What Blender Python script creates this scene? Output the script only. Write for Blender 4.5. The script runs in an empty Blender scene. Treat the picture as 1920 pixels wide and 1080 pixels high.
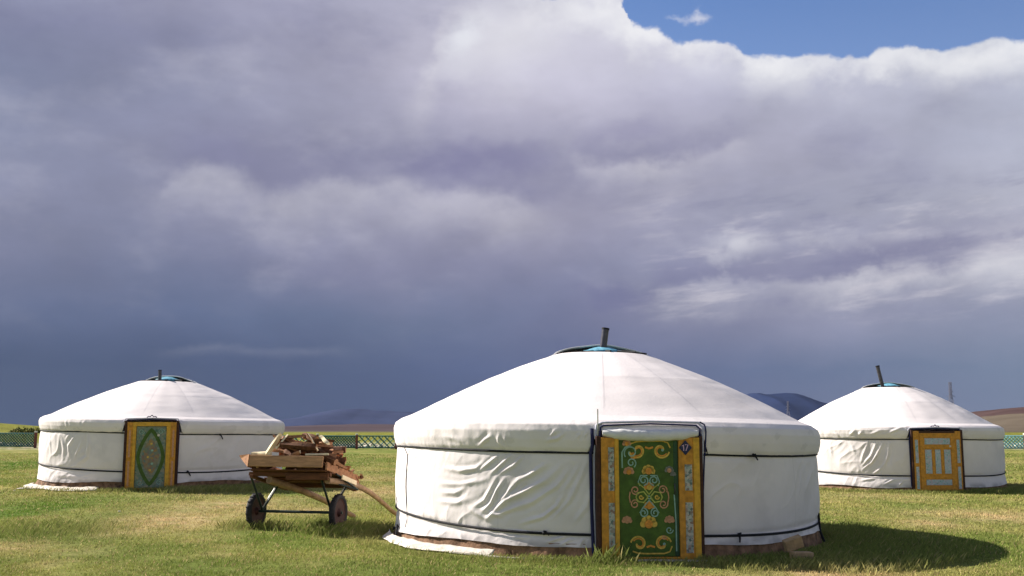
import bpy, math, random
import numpy as np
from mathutils import Vector, Matrix
R_ = math.radians
random.seed(7)
rng = np.random.default_rng(7)
scene = bpy.context.scene
COL = scene.collection

# ------------------------------------------------------------------ camera
FPX = 1950.0; CAMZ = 1.67; PITCH = math.atan((806 - 540) / FPX)
cam = bpy.data.cameras.new("camera"); camo = bpy.data.objects.new("camera", cam); COL.objects.link(camo)
camo.location = (0, 0, CAMZ); camo.rotation_euler = (math.pi / 2 + PITCH, 0, 0)
cam.sensor_width = 36; cam.lens = FPX / 1920 * 36; cam.clip_start = 0.1; cam.clip_end = 60000
scene.camera = camo
cP, sP = math.cos(PITCH), math.sin(PITCH)

def ray(px, py):
    a = (px - 960) / FPX; b = (540 - py) / FPX
    return (a, cP - b * sP, sP + b * cP)
def at(px, py, Y):
    d = ray(px, py); t = Y / d[1]
    return (d[0] * t, Y, CAMZ + d[2] * t)
def azel(px, py):
    d = ray(px, py)
    return math.atan2(d[0], d[1]), math.atan2(d[2], math.hypot(d[0], d[1]))

# ------------------------------------------------------------------ sun / exposure
SUN_TRAVEL = Vector((math.cos(R_(24)), -math.sin(R_(24)), 0))   # horizontal direction of travel
SUN_EL = R_(33.5)
sdir = Vector((SUN_TRAVEL.x * math.cos(SUN_EL), SUN_TRAVEL.y * math.cos(SUN_EL), -math.sin(SUN_EL)))
sl = bpy.data.lights.new("sun", 'SUN'); sl.energy = 5.0; sl.angle = R_(0.55); sl.color = (1.0, 0.93, 0.83)
so = bpy.data.objects.new("sun", sl); COL.objects.link(so)
so.rotation_euler = sdir.to_track_quat('-Z', 'Y').to_euler(); so.location = (-20, 10, 20)
scene.view_settings.view_transform = 'Standard'; scene.view_settings.look = 'None'
scene.view_settings.exposure = 1.05; scene.view_settings.gamma = 1

# ------------------------------------------------------------------ world
def s2l(c):
    return tuple((v / 255 / 12.92) if v / 255 <= 0.04045 else ((v / 255 + 0.055) / 1.055) ** 2.4 for v in c)

class NT:
    def __init__(s, nt): s.nt = nt; s.n = nt.nodes; s.l = nt.links
    def node(s, t, **k):
        n = s.n.new(t)
        for a, b in k.items(): setattr(n, a, b)
        return n
    def put(s, sock, v):
        if isinstance(v, bpy.types.NodeSocket): s.l.new(v, sock)
        else: sock.default_value = v
    def m(s, op, a, b=None, c=None, clamp=False):
        n = s.node('ShaderNodeMath', operation=op, use_clamp=clamp)
        s.put(n.inputs[0], a)
        if b is not None: s.put(n.inputs[1], b)
        if c is not None: s.put(n.inputs[2], c)
        return n.outputs[0]
    def mr(s, v, a, b, c=0.0, d=1.0, t='LINEAR'):
        n = s.node('ShaderNodeMapRange', interpolation_type=t)
        s.put(n.inputs['Value'], v); s.put(n.inputs['From Min'], a); s.put(n.inputs['From Max'], b)
        s.put(n.inputs['To Min'], c); s.put(n.inputs['To Max'], d)
        return n.outputs[0]
    def mix(s, f, a, b, bt='MIX'):
        n = s.node('ShaderNodeMix', data_type='RGBA', blend_type=bt)
        s.put(n.inputs[0], f); s.put(n.inputs[6], a); s.put(n.inputs[7], b)
        return n.outputs[2]
    def noise(s, vec, scale, detail=4, rough=0.5, lac=2.0, dist=0.0):
        n = s.node('ShaderNodeTexNoise')
        if vec is not None: s.put(n.inputs['Vector'], vec)
        n.inputs['Scale'].default_value = scale; n.inputs['Detail'].default_value = detail
        n.inputs['Roughness'].default_value = rough; n.inputs['Lacunarity'].default_value = lac
        n.inputs['Distortion'].default_value = dist
        return n
    def ramp(s, f, stops, interp='LINEAR'):
        n = s.node('ShaderNodeValToRGB'); cr = n.color_ramp; cr.interpolation = interp
        while len(cr.elements) < len(stops): cr.elements.new(0.5)
        for e, (p, c) in zip(cr.elements, stops):
            e.position = p
        for e, (p, c) in zip(cr.elements, stops):
            e.color = (c[0], c[1], c[2], 1)
        s.put(n.inputs[0], f)
        return n.outputs[0]

def build_world():
    w = bpy.data.worlds.new("World"); scene.world = w; w.use_nodes = True
    w.node_tree.nodes.clear()
    g = NT(w.node_tree)
    tc = g.node('ShaderNodeTexCoord'); sep = g.node('ShaderNodeSeparateXYZ'); g.l.new(tc.outputs['Generated'], sep.inputs[0])
    x, y, z = sep.outputs
    az = g.m('ARCTAN2', x, y); el = g.m('ARCSINE', z)
    # sky vector stretched so cloud detail is wider than tall
    cmb = g.node('ShaderNodeCombineXYZ'); g.put(cmb.inputs[0], az); g.put(cmb.inputs[1], g.m('MULTIPLY', el, 1.9)); g.put(cmb.inputs[2], 0.37)
    V = cmb.outputs[0]
    cmb2 = g.node('ShaderNodeCombineXYZ'); g.put(cmb2.inputs[0], az); g.put(cmb2.inputs[1], g.m('MULTIPLY', el, 1.15)); g.put(cmb2.inputs[2], 2.1)
    V2 = cmb2.outputs[0]
    n1 = g.noise(V, 5.0, 6, 0.55); n2 = g.noise(V2, 16.0, 8, 0.6); n3 = g.noise(V, 2.2, 3, 0.5)
    sp1 = g.node('ShaderNodeSeparateColor'); g.l.new(n1.outputs['Color'], sp1.inputs[0])
    sp2 = g.node('ShaderNodeSeparateColor'); g.l.new(n2.outputs['Color'], sp2.inputs[0])
    azw = g.m('ADD', az, g.m('ADD', g.m('MULTIPLY', g.m('SUBTRACT', sp1.outputs[0], 0.5), 0.13), g.m('MULTIPLY', g.m('SUBTRACT', sp2.outputs[0], 0.5), 0.03)))
    elw = g.m('ADD', el, g.m('ADD', g.m('MULTIPLY', g.m('SUBTRACT', sp1.outputs[1], 0.5), 0.06), g.m('MULTIPLY', g.m('SUBTRACT', sp2.outputs[1], 0.5), 0.015)))
    A0, A1 = R_(-30), R_(30)
    rows = {
      0:   [(0,(152,157,181)),(240,(156,157,180)),(480,(156,157,181)),(720,(172,172,192)),(880,(198,197,214)),(1050,(214,214,226)),(1200,(212,212,226)),(1440,(208,210,224)),(1680,(208,211,223)),(1920,(205,210,222))],
      100: [(0,(140,144,172)),(240,(137,140,169)),(480,(146,148,173)),(720,(172,171,192)),(880,(198,196,213)),(1050,(204,202,218)),(1200,(200,199,216)),(1440,(204,206,221)),(1680,(208,211,222)),(1920,(203,208,220))],
      200: [(0,(127,134,162)),(240,(137,141,168)),(480,(151,153,176)),(720,(160,160,182)),(880,(182,180,200)),(1050,(190,188,206)),(1200,(180,179,200)),(1440,(174,175,195)),(1680,(186,188,206)),(1920,(184,188,206))],
      300: [(0,(134,140,166)),(240,(142,145,171)),(480,(140,141,168)),(720,(146,147,170)),(880,(138,138,167)),(1050,(158,158,182)),(1200,(166,165,186)),(1440,(172,172,192)),(1680,(172,173,194)),(1920,(176,180,199))],
      400: [(0,(135,139,165)),(240,(132,136,162)),(480,(148,149,173)),(720,(158,158,179)),(880,(162,161,182)),(1050,(160,159,181)),(1200,(156,156,180)),(1440,(158,160,181)),(1680,(166,168,187)),(1920,(180,182,198))],
      500: [(0,(124,129,157)),(240,(121,127,154)),(480,(120,125,155)),(720,(130,132,160)),(880,(134,136,163)),(1050,(135,137,164)),(1200,(140,143,169)),(1440,(150,151,175)),(1680,(160,161,180)),(1920,(172,173,189))],
      600: [(0,(103,113,144)),(240,(96,108,141)),(480,(97,110,142)),(720,(104,116,147)),(880,(108,118,150)),(1050,(114,120,152)),(1200,(126,129,159)),(1440,(138,142,168)),(1680,(145,148,173)),(1920,(142,149,173))],
      700: [(0,(73,88,120)),(240,(72,87,120)),(480,(72,87,122)),(720,(77,92,127)),(880,(85,98,136)),(1050,(88,101,140)),(1200,(94,106,143)),(1440,(98,112,146)),(1680,(106,120,150)),(1920,(115,130,157))],
      800: [(0,(72,87,119)),(240,(72,87,119)),(480,(73,87,121)),(720,(75,89,125)),(880,(78,91,127)),(1050,(84,96,131)),(1200,(90,101,136)),(1440,(102,111,142)),(1680,(108,119,149)),(1920,(116,128,156))],
    }
    f = g.mr(azw, A0, A1)
    col = None; prev = None
    for py in sorted(rows, reverse=True):
        st = [((azel(px, py)[0] - A0) / (A1 - A0), s2l(c)) for px, c in rows[py]]
        r = g.ramp(f, st, 'EASE' if False else 'B_SPLINE')
        e = azel(960, py)[1]
        if col is None: col = r
        else: col = g.mix(g.mr(elw, prev, e), col, r)
        prev = e
    # lumpy cloud heads: crisp lit upper edge fading downwards
    def edge(pts):
        n = g.node('ShaderNodeFloatCurve'); c = n.mapping.curves[0]
        P = sorted(((azel(*p)[0] - A0) / (A1 - A0), azel(*p)[1] / 0.5) for p in pts)
        P = [(0.0, P[0][1])] + P + [(1.0, P[-1][1])]
        c.points[0].location = P[0]; c.points[1].location = P[-1]
        for p in P[1:-1]: c.points.new(*p)
        for q in c.points: q.handle_type = 'AUTO_CLAMPED'
        n.mapping.update()
        g.put(n.inputs['Value'], g.mr(g.m('ADD', az, g.m('MULTIPLY', g.m('SUBTRACT', sp2.outputs[0], 0.5), 0.04)), A0, A1))
        return g.m('MULTIPLY', n.outputs[0], 0.5)
    nf = g.noise(V2, 26.0, 9, 0.62)
    jag = g.m('ADD', g.m('MULTIPLY', g.m('SUBTRACT', sp2.outputs[1], 0.5), 0.05), g.m('MULTIPLY', g.m('SUBTRACT', nf.outputs[0], 0.5), 0.03))
    def win(p0, p1, soft):
        a0 = azel(p0, 400)[0]; a1 = azel(p1, 400)[0]; so_ = soft / FPX
        return g.m('MULTIPLY', g.mr(az, a0 - so_, a0 + so_, 0, 1, 'SMOOTHSTEP'), g.mr(az, a1 - so_, a1 + so_, 1, 0, 'SMOOTHSTEP'))
    patch = g.mr(n2.outputs[0], 0.36, 0.62, 0.35, 1.0)
    def head(col, pts, w, gain, depth, sharp=0.006, dark=0.0, jg=1.0):
        d = g.m('SUBTRACT', g.m('ADD', edge(pts), g.m('MULTIPLY', jag, jg)), el)      # >0 below the edge
        ins = g.mr(d, -sharp, sharp, 0, 1, 'SMOOTHSTEP')
        fall = g.mr(d, 0, depth, 1, 0, 'SMOOTHSTEP')
        k = g.m('MULTIPLY', g.m('MULTIPLY', ins, fall), g.m('MULTIPLY', win(*w), patch))
        k = g.m('MULTIPLY', k, gain)
        col = g.mix(k, col, s2l((238, 236, 240)) + (1,))
        if dark:
            up = g.m('MULTIPLY', g.m('MULTIPLY', g.m('SUBTRACT', 1.0, ins), g.mr(d, -depth, 0, 0, 1, 'SMOOTHSTEP')), g.m('MULTIPLY', win(*w), dark))
            col = g.mix(up, col, s2l((112, 112, 152)) + (1,))
        return col
    # soft large scale mottling
    mot = g.m('MULTIPLY', g.m('SUBTRACT', g.noise(V, 7.0, 8, 0.62).outputs[0], 0.5), 1.0)
    mul = g.m('ADD', 1.0, g.m('MULTIPLY', mot, g.mr(el, 0.02, 0.16, 0.18, 0.55)))
    cc = g.node('ShaderNodeCombineColor'); [g.put(cc.inputs[i], mul) for i in range(3)]
    col = g.mix(1.0, col, cc.outputs[0], 'MULTIPLY')
    col = head(col, [(280,372),(330,330),(400,314),(450,322),(500,350),(560,343),(620,334),(700,338),(780,343),(860,352),(960,362),(1050,385)], (320, 1010, 70), 0.27, 0.060, 0.010, 0.30, 0.9)
    col = head(col, [(1060,330),(1090,300),(1150,302),(1250,296),(1320,282),(1420,262)], (1085, 1400, 40), 0.28, 0.035, 0.009, 0.35, 0.9)
    col = head(col, [(1200,575),(1225,545),(1270,540),(1330,532),(1450,528),(1600,515),(1750,500),(1920,480)], (1225, 1960, 30), 0.25, 0.04, 0.006, 0.35, 0.9)
    col = head(col, [(1330,480),(1380,445),(1480,430),(1600,438),(1750,440),(1850,425),(1920,410)], (1350, 2100, 40), 0.34, 0.022, 0.007, 0.1, 0.9)
    col = head(col, [(1450,540),(1560,520),(1700,488),(1800,470),(1920,450)], (1560, 2100, 80), 0.36, 0.035, 0.008, 0.3, 1.2)
    col = head(col, [(300,655),(400,645),(500,655),(620,652),(700,660)], (320, 640, 60), 0.07, 0.012, 0.004, 0.0, 0.3)
    col = head(col, [(740,190),(800,150),(830,60),(860,20),(900,15),(960,30),(1040,20)], (770, 1060, 40), 0.34, 0.06, 0.02, 0.0, 1.0)
    # bright lump
    def blob(col, px, py, rx, ry, k, c, sharp=0.5):
        a, e = azel(px, py)
        dx = g.m('DIVIDE', g.m('SUBTRACT', azw if sharp < 0.9 else g.m('ADD', az, jag), a), rx / FPX)
        dy = g.m('DIVIDE', g.m('SUBTRACT', g.m('ADD', el, jag), e), ry / FPX)
        r = g.m('SQRT', g.m('ADD', g.m('MULTIPLY', dx, dx), g.m('MULTIPLY', dy, dy)))
        return g.mix(g.m('MULTIPLY', g.mr(r, 0.1 if sharp < 0.9 else 0.6, 1.0, 1, 0, 'SMOOTHSTEP'), k), col, s2l(c) + (1,))
    col = blob(col, 868, 62, 62, 60, 0.75, (232, 234, 242), 0.5)
    col = blob(col, 880, 125, 75, 50, 0.4, (225, 225, 236))
    col = blob(col, 1170, 245, 110, 40, 0.5, (150, 148, 178))
    col = blob(col, 900, 300, 230, 50, 0.45, (118, 116, 156))
    col = blob(col, 1660, 462, 170, 26, 0.5, (128, 128, 158))
    col = blob(col, 1160, 560, 110, 35, 0.5, (108, 110, 150))
    cmb3 = g.node('ShaderNodeCombineXYZ'); g.put(cmb3.inputs[0], az); g.put(cmb3.inputs[1], g.m('ADD', g.m('MULTIPLY', el, 5.0), g.m('MULTIPLY', az, -0.5))); g.put(cmb3.inputs[2], 4.4)
    ns = g.noise(cmb3.outputs[0], 9.0, 9, 0.62)
    reg = g.m('MULTIPLY', g.m('MULTIPLY', win(1230, 2600, 160), g.mr(el, azel(960, 640)[1], azel(960, 560)[1], 0, 1, 'SMOOTHSTEP')), g.mr(el, azel(960, 400)[1], azel(960, 330)[1], 1, 0, 'SMOOTHSTEP'))
    col = g.mix(g.m('MULTIPLY', reg, g.mr(ns.outputs[0], 0.50, 0.70, 0, 0.55, 'SMOOTHSTEP')), col, s2l((216, 212, 220)) + (1,))
    col = g.mix(g.m('MULTIPLY', reg, g.mr(ns.outputs[0], 0.46, 0.30, 0, 0.40, 'SMOOTHSTEP')), col, s2l((124, 126, 158)) + (1,))
    allr = g.mr(el, azel(960, 700)[1], azel(960, 480)[1], 0.0, 1.0, 'SMOOTHSTEP')
    nb = g.noise(V, 6.5, 10, 0.60)
    col = g.mix(g.m('MULTIPLY', allr, g.mr(nb.outputs[0], 0.50, 0.80, 0, 0.30, 'SMOOTHSTEP')), col, s2l((214, 213, 226)) + (1,))
    col = g.mix(g.m('MULTIPLY', allr, g.mr(nb.outputs[0], 0.47, 0.28, 0, 0.26, 'SMOOTHSTEP')), col, s2l((112, 114, 150)) + (1,))
    for bx_, by_, rx_, ry_, k_ in ((1100, 28, 90, 34, .55), (1185, 62, 60, 28, .6), (1235, 66, 45, 22, .6), (1330, 92, 70, 26, .35), (1480, 122, 75, 26, .55), (1570, 120, 50, 22, .45), (1690, 108, 60, 34, .65), (1790, 112, 60, 26, .4), (1880, 100, 60, 34, .45), (950, 80, 120, 90, .25), (1360, 460, 70, 26, .3), (1850, 500, 120, 40, .25)):
        col = blob(col, bx_, by_, rx_ * 1.25, ry_ * 1.3, k_, (244, 244, 247))
    # blue sky above the cumulus tops
    sky = g.node('ShaderNodeTexSky', sky_type='NISHITA', sun_disc=False)
    sky.sun_elevation = SUN_EL
    sky.sun_rotation = math.atan2(-SUN_TRAVEL.x, -SUN_TRAVEL.y)
    sky.altitude = 1300; sky.dust_density = 0.6; sky.ozone_density = 1.5
    skyc = g.mix(1.0, sky.outputs[0], (0.12, 0.12, 0.12, 1), 'MULTIPLY')
    top = [(700,-260),(800,-200),(900,-120),(980,-40),(1010,-8),(1060,-12),(1120,-6),(1165,0),(1178,22),(1188,45),(1215,50),(1245,62),(1262,74),(1300,72),(1350,78),(1385,90),(1420,108),(1460,106),(1520,102),(1570,106),(1610,108),(1640,92),(1690,80),(1730,90),(1790,94),(1830,90),(1860,76),(1920,74),(2000,60)]
    d = g.m('SUBTRACT', g.m('ADD', edge(top), g.m('MULTIPLY', jag, 0.55)), el)
    mask = g.mr(d, -0.0025, 0.003, 0, 1, 'SMOOTHSTEP')
    rim = g.m('MULTIPLY', g.mr(d, 0.0, 0.05, 1, 0, 'SMOOTHSTEP'), g.m('MULTIPLY', g.mr(n2.outputs[0], 0.4, 0.6, 0.1, 1.0), win(980, 2200, 60)))
    col = g.mix(g.m('MULTIPLY', rim, 0.62), col, s2l((246, 246, 248)) + (1,))
    # the small detached cloud and thin veil
    blue = g.mix(1.0, skyc, (0.74, 0.92, 1.22, 1), 'MULTIPLY')
    blue = g.mix(g.mr(el, 0.34, 0.46, 0.10, 0.0), blue, (0.75, 0.8, 0.9, 1))
    blue = blob(blue, 1296, 36, 34, 20, 0.75, (215, 218, 232), 0.5)
    blue = blob(blue, 1262, 35, 20, 12, 0.45, (205, 212, 232), 0.5)
    front = g.mix(mask, blue, col)
    # the rest of the sky: clear with broken cloud
    n4 = g.noise(tc.outputs['Generated'], 3.0, 6, 0.6)
    cl = g.mr(n4.outputs[0], 0.45, 0.62, 0, 1, 'SMOOTHSTEP')
    rest = g.mix(cl, skyc, (0.50, 0.47, 0.50, 1))
    aa = g.m('ABSOLUTE', az)
    inside = g.m('MULTIPLY', g.mr(aa, R_(33), R_(70), 1, 0, 'SMOOTHSTEP'), g.mr(el, R_(27), R_(50), 1, 0, 'SMOOTHSTEP'))
    fin = g.mix(inside, rest, front)
    bg = g.node('ShaderNodeBackground'); g.put(bg.inputs[0], fin); bg.inputs[1].default_value = SKYK
    out = g.node('ShaderNodeOutputWorld'); g.l.new(bg.outputs[0], out.inputs[0])
SKYK = 0.478
build_world()

# ------------------------------------------------------------------ object helpers
def tag(o, label=None, cat=None, group=None, kind=None):
    for k, v in (('label', label), ('category', cat), ('group', group), ('kind', kind)):
        if v: o[k] = v
    return o
def empty(name, loc, rz=0.0):
    o = bpy.data.objects.new(name, None); COL.objects.link(o); o.location = loc; o.rotation_euler = (0, 0, rz)
    o.empty_display_size = 0.3
    return o

class MB:
    def __init__(s): s.v = []; s.f = []; s.mi = []; s.sm = []
    def add(s, vs, fs, mi=0, smooth=False):
        b = len(s.v); s.v += [tuple(v) for v in vs]
        s.f += [tuple(i + b for i in f) for f in fs]; s.mi += [mi] * len(fs); s.sm += [smooth] * len(fs)
    def box(s, c, size, rot=None, mi=0, bev=0.0):
        sx, sy, sz = (q / 2 for q in size)
        if bev <= 0:
            P = [Vector((a * sx, b * sy, d * sz)) for a in (-1, 1) for b in (-1, 1) for d in (-1, 1)]
            F = [(0,1,3,2),(4,6,7,5),(0,4,5,1),(2,3,7,6),(0,2,6,4),(1,5,7,3)]
        else:
            P = []; F = []
            idx = {}
            for a in (-1, 1):
                for b in (-1, 1):
                    for d in (-1, 1):
                        for ax in range(3):
                            p = [a * (sx - bev), b * (sy - bev), d * (sz - bev)]
                            p[ax] = (a * sx, b * sy, d * sz)[ax]
                            idx[(a, b, d, ax)] = len(P); P.append(Vector(p))
            for ax in range(3):
                o = [i for i in range(3) if i != ax]
                for sg in (-1, 1):
                    q = []
                    for u, w in ((-1,-1),(1,-1),(1,1),(-1,1)):
                        k = [0,0,0]; k[ax] = sg; k[o[0]] = u; k[o[1]] = w
                        q.append(idx[(*k, ax)])
                    F.append(tuple(q))
            for a1 in range(3):
                for a2 in range(a1 + 1, 3):
                    a3 = 3 - a1 - a2
                    for u in (-1, 1):
                        for w in (-1, 1):
                            k = [0,0,0]; k[a1] = u; k[a2] = w
                            k0 = k[:]; k0[a3] = -1; k1 = k[:]; k1[a3] = 1
                            F.append((idx[(*k0,a1)], idx[(*k1,a1)], idx[(*k1,a2)], idx[(*k0,a2)]))
            for a in (-1, 1):
                for b in (-1, 1):
                    for d in (-1, 1):
                        F.append((idx[(a,b,d,0)], idx[(a,b,d,1)], idx[(a,b,d,2)]))
        if rot is not None: P = [rot @ p for p in P]
        c = Vector(c)
        s.add([p + c for p in P], F, mi)
    def tube(s, pts, r, n=8, mi=0, cap=True, smooth=True):
        pts = [Vector(p) for p in pts]; m = len(pts)
        rs = r if isinstance(r, (list, tuple)) else [r] * m
        vs = []; up = Vector((0, 0, 1))
        t0 = (pts[1] - pts[0]).normalized()
        if abs(t0.dot(up)) > 0.95: up = Vector((1, 0, 0))
        for i, p in enumerate(pts):
            t = (pts[min(i + 1, m - 1)] - pts[max(i - 1, 0)]).normalized()
            a = up.cross(t); a = a.normalized() if a.length > 1e-5 else Vector((1, 0, 0)); b = t.cross(a); up = b
            for k in range(n):
                w = 2 * math.pi * k / n
                vs.append(p + (a * math.cos(w) + b * math.sin(w)) * rs[i])
        fs = [(i * n + k, i * n + (k + 1) % n, (i + 1) * n + (k + 1) % n, (i + 1) * n + k) for i in range(m - 1) for k in range(n)]
        s.add(vs, fs, mi, smooth)
        if cap:
            s.add(vs[:n], [tuple(range(n))[::-1]], mi); s.add(vs[-n:], [tuple(range(n))], mi)
    def strip(s, pts, nrm, w, mi=0, closed=False, th=0.0):
        """flat ribbon along pts, lying square to nrm"""
        pts = [Vector(p) for p in pts]; nrm = Vector(nrm); m = len(pts); vs = []
        for i, p in enumerate(pts):
            a = pts[i - 1] if (closed or i > 0) else p
            b = pts[(i + 1) % m] if (closed or i < m - 1) else p
            sd = (b - a).cross(nrm).normalized() * (w / 2)
            vs += [p - sd, p + sd]
        fs = [(2 * i, 2 * i + 1, 2 * ((i + 1) % m) + 1, 2 * ((i + 1) % m)) for i in range(m if closed else m - 1)]
        s.add(vs, fs, mi)
    def disc(s, c, r, nrm_y=True, mi=0, n=14, rz=None):
        rz = rz or r
        vs = [(c[0] + r * math.cos(2 * math.pi * k / n), c[1], c[2] + rz * math.sin(2 * math.pi * k / n)) for k in range(n)]
        s.add(vs, [tuple(range(n))], mi)
    def build(s, name, mats, parent=None, loc=None):
        me = bpy.data.meshes.new(name); me.from_pydata(s.v, [], s.f)
        for m in (mats if isinstance(mats, (list, tuple)) else [mats]): me.materials.append(m)
        me.polygons.foreach_set('material_index', s.mi); me.polygons.foreach_set('use_smooth', s.sm); me.update()
        o = bpy.data.objects.new(name, me); COL.objects.link(o)
        if parent: o.parent = parent
        if loc: o.location = loc
        return o

def npmesh(name, V, F, mats, parent=None, smooth=True, col=None, colname='tone'):
    """V (n,3), F (m,k) numpy"""
    me = bpy.data.meshes.new(name); k = F.shape[1]
    me.vertices.add(len(V)); me.vertices.foreach_set('co', V.astype(np.float32).ravel())
    me.loops.add(F.size); me.loops.foreach_set('vertex_index', F.astype(np.int32).ravel())
    me.polygons.add(len(F)); me.polygons.foreach_set('loop_start', np.arange(0, F.size, k, dtype=np.int32))
    me.polygons.foreach_set('loop_total', np.full(len(F), k, dtype=np.int32))
    me.polygons.foreach_set('use_smooth', np.full(len(F), smooth))
    me.update(calc_edges=True)
    if col is not None:
        a = me.color_attributes.new(colname, 'FLOAT_COLOR', 'POINT')
        c = np.ones((len(V), 4), np.float32); c[:, :3] = col
        a.data.foreach_set('color', c.ravel())
    for m in (mats if isinstance(mats, (list, tuple)) else [mats]): me.materials.append(m)
    o = bpy.data.objects.new(name, me); COL.objects.link(o)
    if parent: o.parent = parent
    return o

_tab = np.random.default_rng(3).random((256, 256))
def vnoise(x, y):
    x = np.asarray(x, float); y = np.asarray(y, float)
    xi = np.floor(x).astype(int); yi = np.floor(y).astype(int); fx = x - xi; fy = y - yi
    fx = fx * fx * (3 - 2 * fx); fy = fy * fy * (3 - 2 * fy)
    g = lambda a, b: _tab[a % 256, b % 256]
    return (g(xi, yi) * (1 - fx) + g(xi + 1, yi) * fx) * (1 - fy) + (g(xi, yi + 1) * (1 - fx) + g(xi + 1, yi + 1) * fx) * fy
def fbm(x, y, o=4):
    s = 0; a = 0.5; t = 0
    for i in range(o):
        s = s + a * vnoise(x * 2 ** i + 17.3 * i, y * 2 ** i + 9.1 * i); t += a; a *= 0.5
    return s / t
def sst(a, b, x):
    t = np.clip((x - a) / (b - a), 0, 1); return t * t * (3 - 2 * t)

# ------------------------------------------------------------------ materials
def mat(name, color, rough=0.8, var=0.15, scale=8.0, bump=0.0, bscale=40.0, metal=0.0, attr=None, c2=None, stretch=None, spec=0.3, weave=0):
    m = bpy.data.materials.new(name); m.use_nodes = True; nt = NT(m.node_tree)
    b = m.node_tree.nodes['Principled BSDF']; tc = nt.node('ShaderNodeTexCoord')
    vec = tc.outputs['Object']
    if stretch:
        mp = nt.node('ShaderNodeMapping'); mp.inputs['Scale'].default_value = stretch; nt.l.new(vec, mp.inputs[0]); vec = mp.outputs[0]
    n = nt.noise(vec, scale, 5, 0.6)
    c = tuple(color) + (1,)
    lo = tuple(v * (1 - var) for v in color) + (1,); hi = tuple(min(1, v * (1 + var)) for v in (c2 or color)) + (1,)
    f = nt.mr(n.outputs[0], 0.3, 0.7)
    base = nt.mix(f, lo, hi)
    if attr:
        a = nt.node('ShaderNodeAttribute', attribute_name=attr)
        base = nt.mix(1.0, base, a.outputs[0], 'MULTIPLY')
    nt.put(b.inputs['Base Color'], base)
    b.inputs['Roughness'].default_value = rough; b.inputs['Metallic'].default_value = metal
    b.inputs['Specular IOR Level'].default_value = spec
    if bump:
        bn = nt.node('ShaderNodeBump'); bn.inputs['Strength'].default_value = bump; bn.inputs['Distance'].default_value = 0.01
        n2 = nt.noise(vec, bscale, 4, 0.6); nt.l.new(n2.outputs[0], bn.inputs['Height']); nt.l.new(bn.outputs[0], b.inputs['Normal'])
    return m
M = {}
M['canvas'] = mat('white_canvas', (0.78, 0.722, 0.728), 0.85, 0.05, 1.6, 0.25, 22, attr='tone')
M['cloth'] = mat('white_cloth', (0.66, 0.65, 0.65), 0.85, 0.08, 6, 0.4, 18)
M['felt'] = mat('brown_felt', (0.21, 0.12, 0.072), 0.95, 0.65, 7, 1.0, 30)
M['rope'] = mat('black_webbing', (0.012, 0.012, 0.016), 0.8, 0.2, 40)
M['cord'] = mat('grey_cord', (0.12, 0.12, 0.13), 0.8, 0.2, 40)
M['navy'] = mat('navy_trim', (0.020, 0.022, 0.085), 0.8, 0.2, 20)
M['lilac'] = mat('pale_trim', (0.50, 0.50, 0.60), 0.8, 0.1, 20)
M['crownblue'] = mat('blue_painted_wood', (0.13, 0.34, 0.46), 0.55, 0.4, 12)
M['crownwood'] = mat('orange_painted_wood', (0.42, 0.16, 0.05), 0.6, 0.3, 12)
M['iron'] = mat('stove_pipe_iron', (0.075, 0.07, 0.085), 0.35, 0.35, 14, metal=0.6, spec=0.5)
M['soot'] = mat('soot', (0.012, 0.012, 0.014), 0.8, 0.2, 20)
M['yellow'] = mat('ochre_paint', (0.60, 0.33, 0.035), 0.5, 0.22, 14, 0.15, 50)
M['orange'] = mat('orange_paint', (0.52, 0.235, 0.028), 0.5, 0.3, 14, 0.15, 50)
M['green'] = mat('green_paint', (0.052, 0.105, 0.012), 0.45, 0.35, 9, 0.1, 40)
M['dgreen'] = mat('dark_green_strip', (0.02, 0.065, 0.028), 0.45, 0.3, 9)
M['brown'] = mat('dark_brown_wood', (0.055, 0.022, 0.014), 0.7, 0.4, 18, 0.3, 40)
M['gold'] = mat('gold_paint', (0.60, 0.40, 0.07), 0.5, 0.3, 30)
M['ogold'] = mat('orange_gold_paint', (0.62, 0.26, 0.04), 0.5, 0.3, 30)
M['teal'] = mat('pale_teal_paint', (0.24, 0.40, 0.33), 0.5, 0.25, 30)
M['peach'] = mat('peach_paint', (0.50, 0.26, 0.14), 0.5, 0.3, 30)
M['lime'] = mat('lime_paint', (0.38, 0.42, 0.09), 0.5, 0.3, 30)
M['greypaint'] = mat('grey_paint', (0.16, 0.17, 0.15), 0.5, 0.3, 30)
M['pink'] = mat('pink_white_paint', (0.55, 0.36, 0.50), 0.5, 0.1, 30)
M['plate'] = mat('navy_plate', (0.014, 0.022, 0.07), 0.4, 0.3, 20)
def panel_mat(name, cols, sc):
    m = bpy.data.materials.new(name); m.use_nodes = True; nt = NT(m.node_tree)
    b = m.node_tree.nodes['Principled BSDF']; tc = nt.node('ShaderNodeTexCoord')
    v = nt.node('ShaderNodeTexVoronoi'); v.inputs['Scale'].default_value = sc; nt.l.new(tc.outputs['Object'], v.inputs['Vector'])
    sp = nt.node('ShaderNodeSeparateColor'); nt.l.new(v.outputs['Color'], sp.inputs[0])
    st = [((i + 0.5) / len(cols), c) for i, c in enumerate(cols)]
    nt.put(b.inputs['Base Color'], nt.ramp(sp.outputs[0], st, 'LINEAR')); b.inputs['Roughness'].default_value = 0.5
    return m
M['panel'] = panel_mat('painted_panel', [(0.44,0.44,0.38),(0.26,0.33,0.30),(0.50,0.44,0.38),(0.22,0.13,0.10),(0.30,0.34,0.31),(0.10,0.14,0.13)], 34)
M['panelblue'] = panel_mat('painted_blue_panel', [(0.38,0.46,0.52),(0.27,0.39,0.47),(0.47,0.48,0.54),(0.16,0.32,0.30),(0.40,0.47,0.55),(0.42,0.36,0.42)], 26)
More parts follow.
